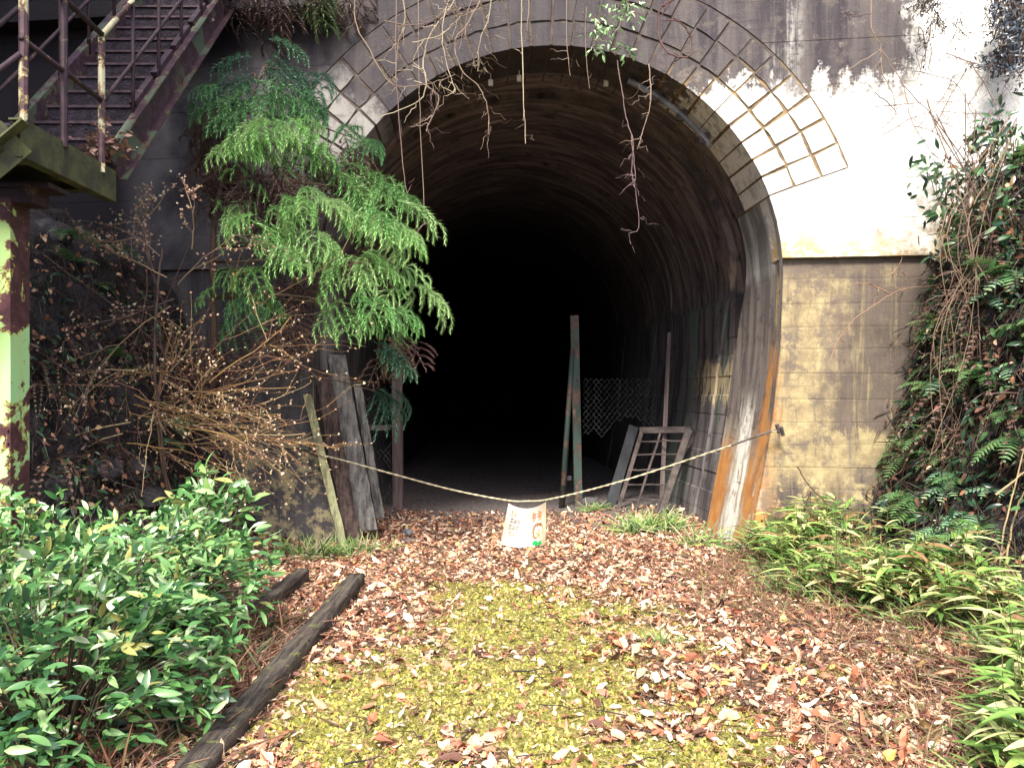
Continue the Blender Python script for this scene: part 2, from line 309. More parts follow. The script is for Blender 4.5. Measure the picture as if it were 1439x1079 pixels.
# ------------------------------------------------------------------ ground and banks
def moss(x, y):
    a = math.exp(-((x-.12)/(.95 if y < 5.5 else .7))**2)*sst(7.6, 6.2, y)
    a += .5*math.exp(-((x+.9)/.5)**2)*sst(5.5, 4.2, y)
    return a*.80+.5*vnoise(x*1.3+3, y*1.3)+.42*vnoise(x*3.3, y*3.3)+.25*vnoise(x*8, y*8)-.06
def gz(x, y):
    z = .035*vnoise(x*.9, y*.9)+.012*vnoise(x*4, y*4)
    z += .34*sst(2.0, 3.1, x)*sst(9.5, 7.5, y)*(.8+.4*vnoise(x*1.3, y*1.3, 4))
    z += .28*sst(-1.95, -3.2, x)*sst(9.3, 8, y)
    z += .10*sst(9.0, 11.5, y)*math.exp(-((x+.1-2)/.8)**2)+.06*sst(9.2, 11, y)*math.exp(-((x+1.9)/.5)**2)
    return z
v = []; f = []; col = []
xs = np.linspace(-6, 7, 196); ys = np.concatenate([np.linspace(-3, 3, 20)[:-1], np.linspace(3, 9.5, 120), np.linspace(9.5, 52, 60)[1:]])
for y in ys:
    for x in xs:
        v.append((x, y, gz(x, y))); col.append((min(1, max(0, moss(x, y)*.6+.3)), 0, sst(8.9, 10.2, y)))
nx = len(xs)
f = [(j*nx+i, j*nx+i+1, (j+1)*nx+i+1, (j+1)*nx+i) for j in range(len(ys)-1) for i in range(nx-1)]
k = len(v); v += [(-400, -400, -.3), (400, -400, -.3), (400, 400, -.3), (-400, 400, -.3)]; col += [(.1, 0, 0)]*4; f.append((k, k+1, k+2, k+3))
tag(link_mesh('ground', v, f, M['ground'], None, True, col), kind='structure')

def bank(name, prof, y0, y1, shift, rough):
    """prof: list of (x, z); swept along y"""
    v = []; f = []; P = []
    for (a, b) in zip(prof, prof[1:]):
        for k in range(9): t = k/9; P.append((a[0]+(b[0]-a[0])*t, a[1]+(b[1]-a[1])*t))
    P.append(prof[-1]); ny = int((y1-y0)*9); s = 1 if prof[-1][0] > 0 else -1
    for j in range(ny+1):
        y = y0+(y1-y0)*j/ny
        for i, (x, z) in enumerate(P):
            nn = rough*(vnoise(x*1.7+z, y*1.7, z*1.7)+.5*vnoise(x*5, y*5, z*5)+.25*vnoise(x*11, y*11, z*11)); w = sst(0, 4, i)
            v.append((x+shift(y)+s*-nn*w*.8, y+nn*.2*w, z+nn*.4*w-.25))
    n = len(P); f = [(j*n+i, j*n+i+1, (j+1)*n+i+1, (j+1)*n+i) for j in range(ny) for i in range(n-1)]
    return tag(link_mesh(name, v, f, M['bank'], None, True), kind='structure')
RP = [(2.9, 0), (3.45, .5), (3.85, 1.2), (4.1, 2.4), (4.35, 3.55), (4.75, 4.1), (6.2, 4.6), (10, 6.0)]
LP = [(-2.5, 0), (-3.1, .9), (-3.5, 2.3), (-4.0, 3.3), (-5.2, 3.9), (-7, 6), (-12, 9)]
rshift = lambda y: .12*vnoise(y*.8, 3)
lshift = lambda y: -.95*sst(8.4, 5.2, y)+.1*vnoise(y*.9, 7)
bank('bank', RP, -8, 8.35, rshift, .22); bank('bank', LP, -8, 9.35, lshift, .25)
def bank_pt(P, sh, z, y):
    for a, b in zip(P, P[1:]):
        if a[1] <= z+.25 <= b[1]:
            t = (z+.25-a[1])/(b[1]-a[1]); return Vector((a[0]+(b[0]-a[0])*t+sh(y), y, z))
    return Vector((P[-1][0], y, z))
v = []; f = []
for j in range(14):
    for i in range(31):
        x = -15+i; t = j/13; v.append((x, YP(x)+.35+t*9, 7.0+t*5+.5*vnoise(x*.5, j*.5)*t*3))
f = [(j*31+i, j*31+i+1, (j+1)*31+i+1, (j+1)*31+i) for j in range(13) for i in range(30)]
tag(link_mesh('hill', v, f, M['bank'], None, True), kind='structure')

# ------------------------------------------------------------------ tunnel portal
XC, ZC, R = .30, 2.80, 2.40; A0 = math.radians(19)
W = [(-.3, 2.0), (0, 2.05), (.7, 2.18), (1.4, 2.30), (2.1, 2.375), (2.8, 2.40)]
WL = [(-.3, 2.04), (0, 2.11), (.8, 2.34), (1.4, 2.43), (2.1, 2.44), (2.8, 2.40)]
def hw(z, sg=1):
    for (a, wa), (b, wb) in zip(W if sg > 0 else WL, (W if sg > 0 else WL)[1:]):
        if a <= z <= b: return wa+(wb-wa)*(z-a)/(b-a)
    return 2.0 if z < 0 else 2.4
BO = [random.uniform(-.008, .012) for _ in range(14)]
def prof(off=0.0, na=58, nj=10, side=None):           # right foot, over the crown, to the left foot; boards below the spring
    so = off if side is None else side
    zz = [-.3]+[q for k in range(12) for q in (-.06+.237*k+.004, -.06+.237*(k+1)-.004)]
    r = [(XC+hw(z)+so+BO[max(0, i-1)//2]-.02, z) for i, z in enumerate(zz)]
    a = [(XC+(R+off)*math.cos(t), ZC+(R+off)*math.sin(t)) for t in np.linspace(0, math.pi, na)]
    return r+a+[(XC-hw(z, -1)-off, z) for x, z in r[::-1]]
AX = -.053                                            # the tunnel's axis leans a little to the left with depth
def P3(x, z, d): return (x+AX*d, YP(x)+d, z)
def front_face(bm, zlo, zhi, off, x0=-7.5, x1=9.0, sides=(1, -1)):
    """wall face with the horseshoe hole (and the stone ring cut out) between two heights"""
    zs = sorted({zlo, zhi, *[z for z in np.arange(math.ceil(zlo*8)/8, zhi, .125)]})
    def half(z):
        if z < ZC+R*math.sin(A0)*.999: 
            return hw(z) if z <= ZC else math.sqrt(max(0, R*R-(z-ZC)**2))
        return None
    RO = 3.2
    def inner(z):                                     # half width of the opening incl. stone ring at height z
        s = z-ZC
        if s <= R*math.sin(A0): return hw(z) if z <= ZC else math.sqrt(R*R-s*s)
        if s <= RO*math.sin(A0): return s/math.tan(A0)
        return math.sqrt(RO*RO-s*s) if s < RO else 0.0
    for a in (ZC+R*math.sin(A0), ZC+RO*math.sin(A0), ZC+RO*.97, ZC+RO*.99, ZC+RO*.998, ZC+RO):
        if zlo < a < zhi: zs.append(a)
    zs = sorted(set(zs))
    for sgn, xe in ((1, x1), (-1, x0)):
        if sgn not in sides: continue
        for a, b in zip(zs, zs[1:]):
            if b-a < 1e-5: continue
            ia, ib = inner(a+1e-6), inner(b-1e-6)
            q = [(XC+sgn*ia, a), (xe, a), (xe, b), (XC+sgn*ib, b)]
            if abs(ia-ib) < 1e-9 and ia == 0: pass
            vs = [bm.verts.new((x, YP(x)+off, z)) for x, z in q]
            if sgn < 0: vs = vs[::-1]
            bm.faces.new(vs)
    bmesh.ops.remove_doubles(bm, verts=bm.verts, dist=1e-4)
def slab_obj(name, zlo, zhi, off, mat, parent, th=.12, x0=-7.5, x1=9.0, gap=.0016, sides=(1, -1)):
    bm = bmesh.new(); front_face(bm, zlo+gap, zhi-gap, off, x0, x1, sides)
    r = bmesh.ops.extrude_face_region(bm, geom=list(bm.faces)); 
    for g in r['geom']:
        if isinstance(g, bmesh.types.BMVert): g.co.y += th
    bmesh.ops.recalc_face_normals(bm, faces=bm.faces)
    me = bpy.data.meshes.new(name); w = org(parent); bmesh.ops.translate(bm, verts=bm.verts, vec=-w); bm.to_mesh(me); bm.free(); me.materials.append(mat); return put(name, me, parent)
portal = thing('tunnel_portal', 'old concrete tunnel portal with a horseshoe arch and a ring of pale stones', 'tunnel portal', (XC, 8.3, 0))
lifts = [2.965]
while lifts[-1] < 6.9: lifts.append(lifts[-1]+random.uniform(.36, .5))
for a, b in zip(lifts, lifts[1:]): 
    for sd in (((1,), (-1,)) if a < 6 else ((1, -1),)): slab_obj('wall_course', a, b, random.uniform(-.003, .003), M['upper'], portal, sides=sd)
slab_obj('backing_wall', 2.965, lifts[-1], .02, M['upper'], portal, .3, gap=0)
# stone ring: three rows of voussoirs, inner row deep enough to line the arch
NV = 29; da = (math.pi-2*A0)/NV; rows = [(2.40, 2.655), (2.655, 2.925), (2.925, 3.2)]
def ringdepth(t): return .72
for j, (ra, rb) in enumerate(rows):
    for i in range(NV):
        ga = .010+random.uniform(0, .008); g = .011+random.uniform(0, .008)
        t0 = A0+da*i+ga/ra/1.0; t1 = A0+da*(i+1)-ga/ra; a = ra+(g if j else 0); b = rb-g-(.012 if j == 2 else 0); pr = random.uniform(-.012, .0); dp = .70 if j == 0 else .10
        vs = []
        for d in (pr, dp):
            for (r, t) in ((a, t0), (b, t0), (b, (t0+t1)/2), (b, t1), (a, t1), (a, (t0+t1)/2)):
                rr = r+random.uniform(-.011, .011)*(1 if d == pr and not (j == 0 and r == a) else 0); tt = t+random.uniform(-.0035, .0035)
                vs.append(P3(XC+rr*math.cos(tt), ZC+rr*math.sin(tt), d))
        link_mesh('voussoir', vs, [(0, 1, 2, 3, 4, 5)[::-1], (6, 7, 8, 9, 10, 11), (0, 6, 7, 1)[::-1], (1, 7, 8, 2)[::-1], (2, 8, 9, 3)[::-1], (3, 9, 10, 4)[::-1], (4, 10, 11, 5)[::-1], (5, 11, 6, 0)[::-1]], M['upper'], portal)
for i in range(NV):                                   # second course of blocks under the arch
    ga = .008; t0 = A0+da*(i+.0)+ga/R; t1 = A0+da*(i+1)-ga/R; dp = (.715, 1.02); vs = []
    for r in (2.405+random.uniform(0, .008), 2.6):
        for d, t in ((dp[0], t0), (dp[0], t1), (dp[1], t1), (dp[1], t0)): vs.append(P3(XC+r*math.cos(t), ZC+r*math.sin(t), d))
    link_mesh('soffit_block', vs, [(0, 1, 2, 3), (4, 7, 6, 5), (0, 4, 5, 1), (1, 5, 6, 2), (2, 6, 7, 3), (3, 7, 4, 0)], M['lining'], portal)
v = []; f = []; ta = np.linspace(A0, math.pi-A0, 64)
for t in ta: v += [P3(XC+r*math.cos(t), ZC+r*math.sin(t), d) for r, d in ((3.21, .008), (2.414, .008), (2.414, 1.0), (2.7, 1.0))]
f = [(4*i+q, 4*i+q+1, 4*i+q+5, 4*i+q+4) for i in range(63) for q in range(3)]
link_mesh('mortar_bed', v, f, M['mortar'], portal)
# jambs: reveals below the stones, with depth growing towards the foot
def jd(z): return 1.02+.45*sst(3.4, 1.8, z)
for sg in (1, -1):
    zs = list(np.linspace(-.3, ZC, 15))+[ZC+R*math.sin(t) for t in np.linspace(0, A0, 6)[1:]]
    v = []; f = []; u = []; nu = 40
    for z in zs:
        x = hw(z, sg) if z <= ZC else math.sqrt(R*R-(z-ZC)**2)
        for k in range(nu+1):
            q = k/nu; d = jd(z)*q; step = 0
            if sg < 0: step = (.03*sst(.08, .1, q)-.06*sst(.50, .53, q))*sst(2.75, 2.3, z)
            else: step = .02*sst(.08, .1, q)
            v.append(P3(XC+sg*(x+step), z, d)); u.append(q)
        v.append(P3(XC+sg*(x+.5), z, jd(z))); u.append(1.0)
    n = nu+2; f = [(j*n+i, j*n+i+1, (j+1)*n+i+1, (j+1)*n+i) for j in range(len(zs)-1) for i in range(n-1)]
    link_mesh('jamb', v, f, M['jamb'], portal, u=u)
mb = MB()
mb.beam((-7.4, YP(-7.4)-.12, 5.72), (-1.9, YP(-1.9)-.12, 5.72), .3, .16); mb.build('coping', M['upper'], portal)
pts = [P3(XC+2.33*math.cos(t), ZC+2.33*math.sin(t), .34+.12*i/20) for i, t in enumerate(np.linspace(math.radians(66), math.radians(38), 21))]
mb = MB(); mb.tube(pts, .032, n=10); mb.build('conduit_pipe', M['pipe'], portal, True)
mb = MB()
for i in (6, 12, 18): mb.box(pts[i], (.11, .05, .11))
mb.build('pipe_clip', M['grate'], portal)
for px in (690, 730, 852, 893):
    mb = MB(); p = at(px, 104+abs(px-770)*.16, 8.9); mb.box(p, (.05, .04, .06)); mb.tube([p+Vector((0, 0, .03)), p+Vector((0, .02, .14))], .008, n=5); mb.col = (.7, .68, .62); mb.build('insulator', M['white'], portal)

# wing walls either side, built up in board-marked lifts
for nm, lab, xa, xb in (('wing_wall', 'ochre stained concrete wall in board marked lifts right of the tunnel mouth', None, 9), ('wing_wall', 'stained concrete wall with shade painted into its colour behind the bare shrub left of the tunnel mouth', -7.5, None)):
    t = thing(nm, lab, 'wall', (3.2 if xb else -3, 8.2, 0))
    z = -.3; zz = [z]
    while zz[-1] < 2.8: zz.append(zz[-1]+random.uniform(.215, .275))
    zz[-1] = 2.963
    for a, b in zip(zz, zz[1:]):
        bm = bmesh.new(); off = .055+random.uniform(-.003, .003); th = .14; sub = [0, .08, .35, .65, .92, 1]; NX = 46
        wav = lambda x, z: .010*vnoise(x*1.3, z*7)+.004*vnoise(x*5, z*7)
        vs = []
        for q in sub:
            zc = a+(b-a)*q; i = hw(zc, 1 if xb else -1) if zc <= ZC else math.sqrt(R*R-(zc-ZC)**2); xi = XC+i+.004 if xb else XC-i-.004; row = []
            for k in range(NX+1):
                x = xi+((xb or xa)-xi)*(k/NX)**1.4; zz_ = zc+(wav(x, a)*(1-q) if a > -.2 else 0)+(wav(x, b)*q if b < 2.95 else 0)+(.0009 if q == 0 else -.0009 if q == 1 else 0)
                e = .0012 if q in (0, 1) else 0; row.append(bm.verts.new((x, YP(x)+off+e+.007*vnoise(x*2.2, zc*2.2, 1)+.004*vnoise(x*8, zc*8, 2), zz_)))
            vs.append(row if xb else row[::-1])
        for p, q in zip(vs, vs[1:]):
            for k in range(NX): bm.faces.new((p[k], p[k+1], q[k+1], q[k]))
        r = bmesh.ops.extrude_face_region(bm, geom=list(bm.faces))
        for g in r['geom']:
            if isinstance(g, bmesh.types.BMVert): g.co.y += th
        bmesh.ops.recalc_face_normals(bm, faces=bm.faces); bmesh.ops.translate(bm, verts=bm.verts, vec=-org(t))
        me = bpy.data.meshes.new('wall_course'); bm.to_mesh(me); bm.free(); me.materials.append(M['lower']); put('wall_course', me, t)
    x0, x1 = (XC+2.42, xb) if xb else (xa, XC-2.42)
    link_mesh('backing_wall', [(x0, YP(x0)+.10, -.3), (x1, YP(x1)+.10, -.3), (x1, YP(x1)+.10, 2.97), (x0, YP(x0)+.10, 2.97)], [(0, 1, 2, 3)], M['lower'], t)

# lining: rings of formwork, each a little proud of or behind the next
tun = thing('tunnel_lining', 'dark unlit concrete tunnel bore with board marked rings behind the stone arch', 'tunnel', (XC, 9.5, 0))
segs = [0.0]
while segs[-1] < 42: segs.append(segs[-1]+(random.uniform(.5, 1.1) if segs[-1] < 8 else random.uniform(1.5, 3)))
for k, (a, b) in enumerate(zip(segs, segs[1:])):
    off = .10+random.uniform(-.006, .007) if k else .17; v = []; f = []; pr = prof(off, 44, 9, (.10 if b < 3.6 else .10+random.uniform(-.01, .01)) if k else .13)
    for (x, z) in pr:
        s0 = jd(z)-.05 if abs(z) < 3.6 else .95
        s0 = max(.9 if z > 3.2 else jd(z)-.03, .9) 
        j = 0
        xx = x+(j if x > XC else -j)
        h = math.hypot(x-XC, max(0, z-ZC)) or 1; ox, oz = (x-XC)/h*.16, max(0, z-ZC)/h*.16
        v += [P3(xx+ox, z+oz, s0+a), P3(xx, z, s0+a), P3(xx, z, s0+b+.001), P3(xx+ox, z+oz, s0+b+.001)]
    n = len(pr); f = [(4*i+q, 4*i+(q+1) % 4, 4*i+4+(q+1) % 4, 4*i+4+q) for i in range(n-1) for q in range(4)]
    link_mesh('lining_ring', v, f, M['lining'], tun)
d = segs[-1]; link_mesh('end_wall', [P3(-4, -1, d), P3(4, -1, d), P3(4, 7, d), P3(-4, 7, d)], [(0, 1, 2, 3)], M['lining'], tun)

# ------------------------------------------------------------------ steel staircase
XR = -2.97; XL = -3.80; Z0 = 3.26
st = thing('steel_staircase', 'rusty steel staircase with peeling green paint climbing the left side of the portal', 'staircase', (-3.4, 5.4, 0))
def sl(y): return Z0+(y-6.05)*1.02                    # nosing height along the flight
ye = 9.4
for x in (XR, XL):
    mb = MB(); a = Vector((x, 5.98, sl(5.98)+.12)); b = Vector((x, ye, sl(ye)+.12)); mb.beam(a, b, .012, .24)
    n = Vector((0, -.714, .70))
    for s in (-1, 1): mb.beam(a+n*.12*s+Vector((.03 if x == XR else -.03, 0, 0))*1, b+n*.12*s+Vector((.03 if x == XR else -.03, 0, 0)), .07, .012, (0, -.714, .7))
    mb.build('stringer', M['stringer'], st)
y = 6.0; k = 0; rise = .19
while y < 9.2:
    z = sl(y)+.05; mb = MB(); mb.box(((XR+XL)/2, y+.12, z+.10), (.815, .24, .012)); mb.box(((XR+XL)/2, y+.004, z+.045), (.815, .008, .12)); mb.build('tread', M['tread'], st)
    mb = MB(); mb.box(((XR+XL)/2, y-.008, z+.112), (.81, .014, .02)); mb.build('nosing', M['nosing'], st); k += 1; y += rise
    if k % 2 == 0:
        for x in (XR,): 
            mb = MB(); mb.beam((x-.02, y-.02, sl(y)+.27), (x-.02, y+.30, sl(y+.32)+.27), .05, .10); mb.build('kick_plate', M['rust'], st)
HR = .92
for x, m1 in ((XR, 'yellow'), (XL, 'rust')):
    mb = MB(); mb.tube([(x, 5.82, sl(6.05)+HR+.02), (x, ye, sl(ye)+HR+.25)], .021, n=8); mb.build('handrail', M[m1], st, True)
    mb = MB(); mb.tube([(x, 5.82, sl(6.05)+.45), (x, ye, sl(ye)+.45+.25)], .016, n=8); mb.build('mid_rail', M['rust'], st, True)
    yy = 6.3
    while yy < ye:
        mb = MB(); mb.tube([(x, yy, sl(yy)+.2), (x, yy, sl(yy)+HR+.2)], .015, n=7); mb.build('baluster', M['rust'], st, True); yy += .46
    mb = MB(); mb.tube([(x, 5.82, Z0-.05), (x, 5.82, sl(6.05)+HR)], .024, n=8); mb.build('newel_post', M['yellow'] if x == XR else M['rust'], st)
# landing with its guard rail, lower flight falling to the left
YA = 4.86
mb = MB(); mb.beam((XR, YA, Z0-.10), (XR, 6.02, Z0-.10), .012, .22); 
for s in (-1, 1): mb.beam((XR-.035, YA, Z0-.10+s*.11), (XR-.035, 6.02, Z0-.10+s*.11), .08, .012)
mb.build('landing_channel', M['olive'], st)
mb = MB(); a = Vector((XR-.02, YA-.005, Z0-.10)); b = a+Vector((-1.3, -.15, -1.2)); mb.beam(a, b, .02, .23, (0, -.2, 1)); 
for s in (-1, 1): mb.beam(a+Vector((-.07*s*-1, -.03, .08*s)), b+Vector((.07*s, -.03, .08*s)), .09, .012, (-.6, 0, .7))
mb.build('lower_stringer', M['olive'], st)
mb = MB(); mb.box(((XR+XL)/2-.02, (YA+6.0)/2, Z0-.02), (.8, 1.1, .02)); mb.build('landing_plate', M['tread'], st)
for yb in (5.05, 5.42, 5.75):
    mb = MB(); mb.beam((XR-.05, yb, Z0-.12), (XL, yb, Z0-.12), .008, .17); mb.beam((XR-.05, yb, Z0-.20), (XL, yb, Z0-.20), .09, .012); mb.beam((XR-.05, yb, Z0-.04), (XL, yb, Z0-.04), .09, .012); mb.build('cross_beam', M['olive'], st)
mb = MB(); mb.tube([(XR, YA+.03, Z0), (XR, YA+.03, Z0+1.05)], .027, n=8); mb.build('guard_post', M['yellow'], st)
mb = MB(); mb.tube([(XR, 5.33, Z0-.02), (XR, 5.33, Z0+.98)], .024, n=8); mb.build('guard_post', M['rust'], st)
for h, r in ((.98, .021), (.5, .018)):
    mb = MB(); mb.tube([(XR, YA, Z0+h), (XR, 5.82, Z0+h-.03)], r, n=8); mb.build('guard_rail', M['rust'], st, True)
    mb = MB(); mb.tube([(XR, YA, Z0+h-.1), (XR-1.3, YA-.15, Z0+h-1.2)], r, n=8); mb.build('guard_rail', M['rust'], st, True)
CXX, CYY = -3.46, 5.395                                 # column: broad flange box with angled plates at its head
mb = MB(); mb.beam((CXX, CYY, -.1), (CXX, CYY, Z0-.36), .32, .21, (0, 1, 0))
mb.build('column', M['column'], st)
mb = MB(); mb.beam((CXX-.45, CYY, Z0-.28), (CXX+.42, CYY, Z0-.28), .24, .03); mb.beam((CXX-.45, CYY, Z0-.34), (CXX+.30, CYY, Z0-.34), .2, .1); mb.build('cap_plate', M['rust'], st)
for zz in np.arange(.35, 1.5, .085):
    mb = MB(); mb.tube([(CXX+.145, CYY-.105, zz), (CXX+.145, CYY-.117, zz)], .009, n=6); mb.build('rivet', M['column'], st)

# ------------------------------------------------------------------ sleepers, gate posts, mesh, grate, rope, sheet
def log(a, b, w, h, lab, name='timber_sleeper', cat='timber'):
    v = []; n = 40; m = 16; a = Vector(a); b = Vector(b); d = b-a; r = Vector((d.y, -d.x, 0)).normalized()
    for i in range(n+1):
        t = i/n; p = a.lerp(b, t)
        for k in range(m):
            g = 2*math.pi*k/m; c, s = math.cos(g), math.sin(g); c = math.copysign(abs(c)**.4, c); s = math.copysign(abs(s)**.4, s)
            q = 1+.12*vnoise(c*2+i*.4, s*2, i*.25+a.x)+.10*vnoise(c*5, s*5+i*.1, i*.9); v.append(p+r*c*w/2*q+Vector((0, 0, s*h/2*q)))
    f = [(i*m+k, i*m+(k+1) % m, (i+1)*m+(k+1) % m, (i+1)*m+k) for i in range(n) for k in range(m)]+[tuple(range(m))[::-1], tuple(n*m+k for k in range(m))]
    o = link_mesh(name, v, f, M['timber'], None, True); return tag(o, lab, cat)
log((-1.32, 2.9, .02), (-1.30, 6.72, .05), .14, .13, 'long dark mossy timber edging the leafy path, ending short of the tunnel')
log((-1.84, 5.35, .06), (-1.78, 6.82, .08), .12, .11, 'short dark timber half hidden behind the glossy shrub')

def plank(a, b, w, th, mat, lab, name='plank', cat='plank', n=16):
    a = Vector(a); b = Vector(b); d = (b-a).normalized(); r = Vector((1, .35, 0)).normalized(); u = d.cross(r).normalized(); v = []; o_ = random.uniform(0, 50)
    for i in range(n+1):
        p = a.lerp(b, i/n)+u*.012*vnoise(i*.5, o_)
        for k, (x, z) in enumerate(((-.5, -.5), (-.2, -.58), (.15, -.5), (.5, -.55), (.5, .5), (-.5, .5))): v.append(p+r*w*(x+.10*vnoise(i*.6, k*3, o_))+u*th*(z+.25*vnoise(i*.8, k*5, o_)))
    f = [(i*6+k, i*6+(k+1) % 6, (i+1)*6+(k+1) % 6, (i+1)*6+k) for i in range(n) for k in range(6)]+[(5, 4, 3, 2, 1, 0), tuple(n*6+k for k in range(6))]
    return tag(link_mesh(name, v, f, mat, None, False), lab, cat)
plank(at(483, 768, 8.42), at(432, 555, 8.62), .085, .05, M['palewood'], 'narrow pale greenish plank leaning at the outer edge of the left jamb')
plank(at(497, 760, 8.6), at(452, 520, 8.85), .17, .06, M['brownwood'], 'dark brown split plank leaning beside the pale greenish plank')
plank(at(517, 745, 8.85), at(472, 500, 9.1), .20, .10, M['greywood'], 'broad grey weathered plank leaning on the left jamb')
plank(at(534, 728, 9.3), at(502, 540, 9.5), .10, .08, M['greywood'], 'slim grey plank leaning next to the torn mesh')
gl = thing('gate_post', 'weathered square timber gate post on the left inside the tunnel mouth', 'post', (-1.6, 11.2, 0))
mb = MB(); mb.beam((-1.60, 11.3, -.05), (-1.62, 11.3, 2.9), .135, .13, (0, 1, 0), .004); mb.build('timber', M['oldwood'], gl)
gr = thing('gate_post', 'mossy square timber gate post on the right inside the tunnel mouth', 'post', (.93, 11.5, 0))
mb = MB(); mb.beam((.95, 11.5, -.05), (.89, 11.5, 2.73), .115, .12, (0, 1, 0), .006); mb.build('timber', M['greenpole'], gr)
mb = MB(); mb.box((.80, 11.45, .42), (.09, .03, .06)); mb.build('latch_plate', M['wire'], gr)
pl = thing('pole', 'thin flaking green pole leaning against the right gate post', 'pole', (.72, 11.35, 0))
mb = MB(); mb.tube([(.70, 11.35, -.03), (.86, 11.42, 2.26)], .045, .032, 8); mb.build('shaft', M['greenpole'], pl, True)
def chain(name, x0, x1, z0, z1, y, holes, lab, rails):
    t = thing(name, lab, 'fence', ((x0+x1)/2, y, 0)); s = .075; mb = MB()
    nx = int((x1-x0)/s)+1; nz = int((z1-z0)/s*1.0)+1
    for i in range(nx):
        run = []
        for j in range(nz*1+1):
            x = x0+i*s+(s/2 if j % 2 else 0); z = z0+j*s*.62
            if z > z1: break
            if any((x-hx)**2/hr**2+(z-hz)**2/hs**2 < 1 for hx, hz, hr, hs in holes) or random.random() < .015:
                if len(run) > 1: mb.tube(run, .0042, n=3)
                run = []; continue
            run.append((x+random.uniform(-.006, .006), y+(.006 if j % 2 else -.006), z+random.uniform(-.006, .006)))
        if len(run) > 1: mb.tube(run, .0042, n=3)
        run = []
        for j in range(nz+1):
            x = x0+i*s+s-(s/2 if j % 2 else 0); z = z0+j*s*.62
            if z > z1 or any((x-hx)**2/hr**2+(z-hz)**2/hs**2 < 1 for hx, hz, hr, hs in holes):
                if len(run) > 1: mb.tube(run, .0042, n=3)
                run = []; continue
            run.append((x+random.uniform(-.006, .006), y-(.006 if j % 2 else -.006), z+random.uniform(-.006, .006)))
        if len(run) > 1: mb.tube(run, .0042, n=3)
    mb.build('wire_mesh', M['wire'], t)
    for a, b, w in rails:
        mb = MB(); mb.beam(a, b, w, w); mb.build('rail', M['oldwood'], t)
chain('chain_link_fence', -2.3, -1.70, .0, 2.5, 11.32, [(-1.85, 1.0, .13, .16), (-1.82, .45, .1, .22), (-2.2, .3, .14, .3)], 'torn chain link mesh between the left wall and the timber gate post', [((-2.35, 11.34, 1.14), (-1.68, 11.34, 1.14), .07)])
chain('chain_link_fence', 1.02, 2.0, .95, 2.35, 11.52, [(1.7, .9, .4, .35), (1.15, .8, .2, .25)], 'ragged chain link mesh hanging right of the mossy gate post', [])
gt = thing('steel_grate', 'rusty steel grate leaning against the right tunnel wall', 'grate', (2.0, 10.9, 0))
A_, B_, Cc, D_ = Vector((1.42, 10.9, 0.0)), Vector((1.78, 11.0, 1.12)), Vector((2.36, 10.75, 1.14)), Vector((1.92, 10.4, .06))
for (a, b, w) in ((A_, B_, .05), (D_, Cc, .085), (B_-Vector((.03, 0, 0)), Cc+Vector((.03, 0, 0)), .08)):
    mb = MB(); mb.beam(a, b, w, .05, (0, 1, 0)); mb.build('frame_bar', M['grate'], gt)
for t in (.16, .34, .52, .7, .86):
    mb = MB(); mb.tube(wig(A_.lerp(B_, t), D_.lerp(Cc, t), 5, .02), .011, n=5); mb.build('cross_rod', M['grate'], gt)
mb = MB(); mb.tube(wig(A_.lerp(D_, .42), B_.lerp(Cc, .42), 5, .02), .018, n=5); mb.build('upright_rod', M['grate'], gt)
pk = thing('concrete_plank', 'pale bluish plank leaning on the tunnel wall behind the rusty grate', 'plank', (1.3, 11.4, 0))
mb = MB(); mb.beam((1.34, 11.2, -.03), (1.74, 11.5, 1.15), .13, .05, (0, 1, 0), .01); mb.build('board', M['paleconc'], pk)
pk = thing('timber_post', 'tall brown timber post standing against the right tunnel wall', 'post', (2.2, 11, 0))
mb = MB(); mb.beam((2.03, 10.95, .1), (2.14, 10.95, 2.45), .055, .06, (0, 1, 0), .008); mb.build('timber', M['oldwood'], pk)

# rope
ra = at(437, 636, 8.50); rb = at(1093, 604, 7.93); mid = [at(480, 646, 8.46), at(560, 668, 8.4), at(640, 689, 8.34), at(714, 703, 8.28), at(742, 704, 8.27), at(769, 702, 8.26), at(830, 688, 8.2), at(900, 668, 8.13), at(1000, 635, 8.03)]
line = path([ra]+mid+[rb], 26, 0)
for i in range(2):
    pass
rp = thing('rope', 'twisted pale rope sagging across the tunnel mouth with a sheet on it', 'rope', tuple(line[len(line)//2]))
for ph in (0, math.pi):
    mb = MB(); q = []
    for i, p in enumerate(line):
        d = (line[min(i+1, len(line)-1)]-line[max(i-1, 0)]).normalized(); e = d.cross(Vector((0, 0, 1))).normalized(); g = d.cross(e); a = i*1.25*0.7+ph
        q.append(p+(e*math.cos(a)+g*math.sin(a))*.0052)
    mb.tube(q, .0058, n=5); mb.build('strand', M['rope'], rp, True)
hk = thing('iron_hook', 'rusty iron rod set in the ochre wall holding the rope end', 'hook', tuple(rb))
mb = MB(); mb.tube([at(1028, 626, 8.0), at(1060, 614, 7.96), at(1095, 603, 7.93), at(1097, 600, 8.2)], .011, n=6)
for p in ((1092, 602), (1098, 606)): mb.tube([at(p[0], p[1]-6, 7.92), at(p[0]+3, p[1]+6, 7.94)], .02, n=6)
mb.build('rod', M['grate'], hk)
hk = thing('dead_branch', 'dark broken branch the left rope end is tied to', 'branch', tuple(ra))
mb = MB(); mb.col = (.04, .03, .03); mb.tube(path([at(395, 628, 8.55), at(425, 632, 8.5), at(440, 637, 8.48), at(447, 640, 8.56)]), .014, .01, 6); mb.build('stick', M['bark'], hk)

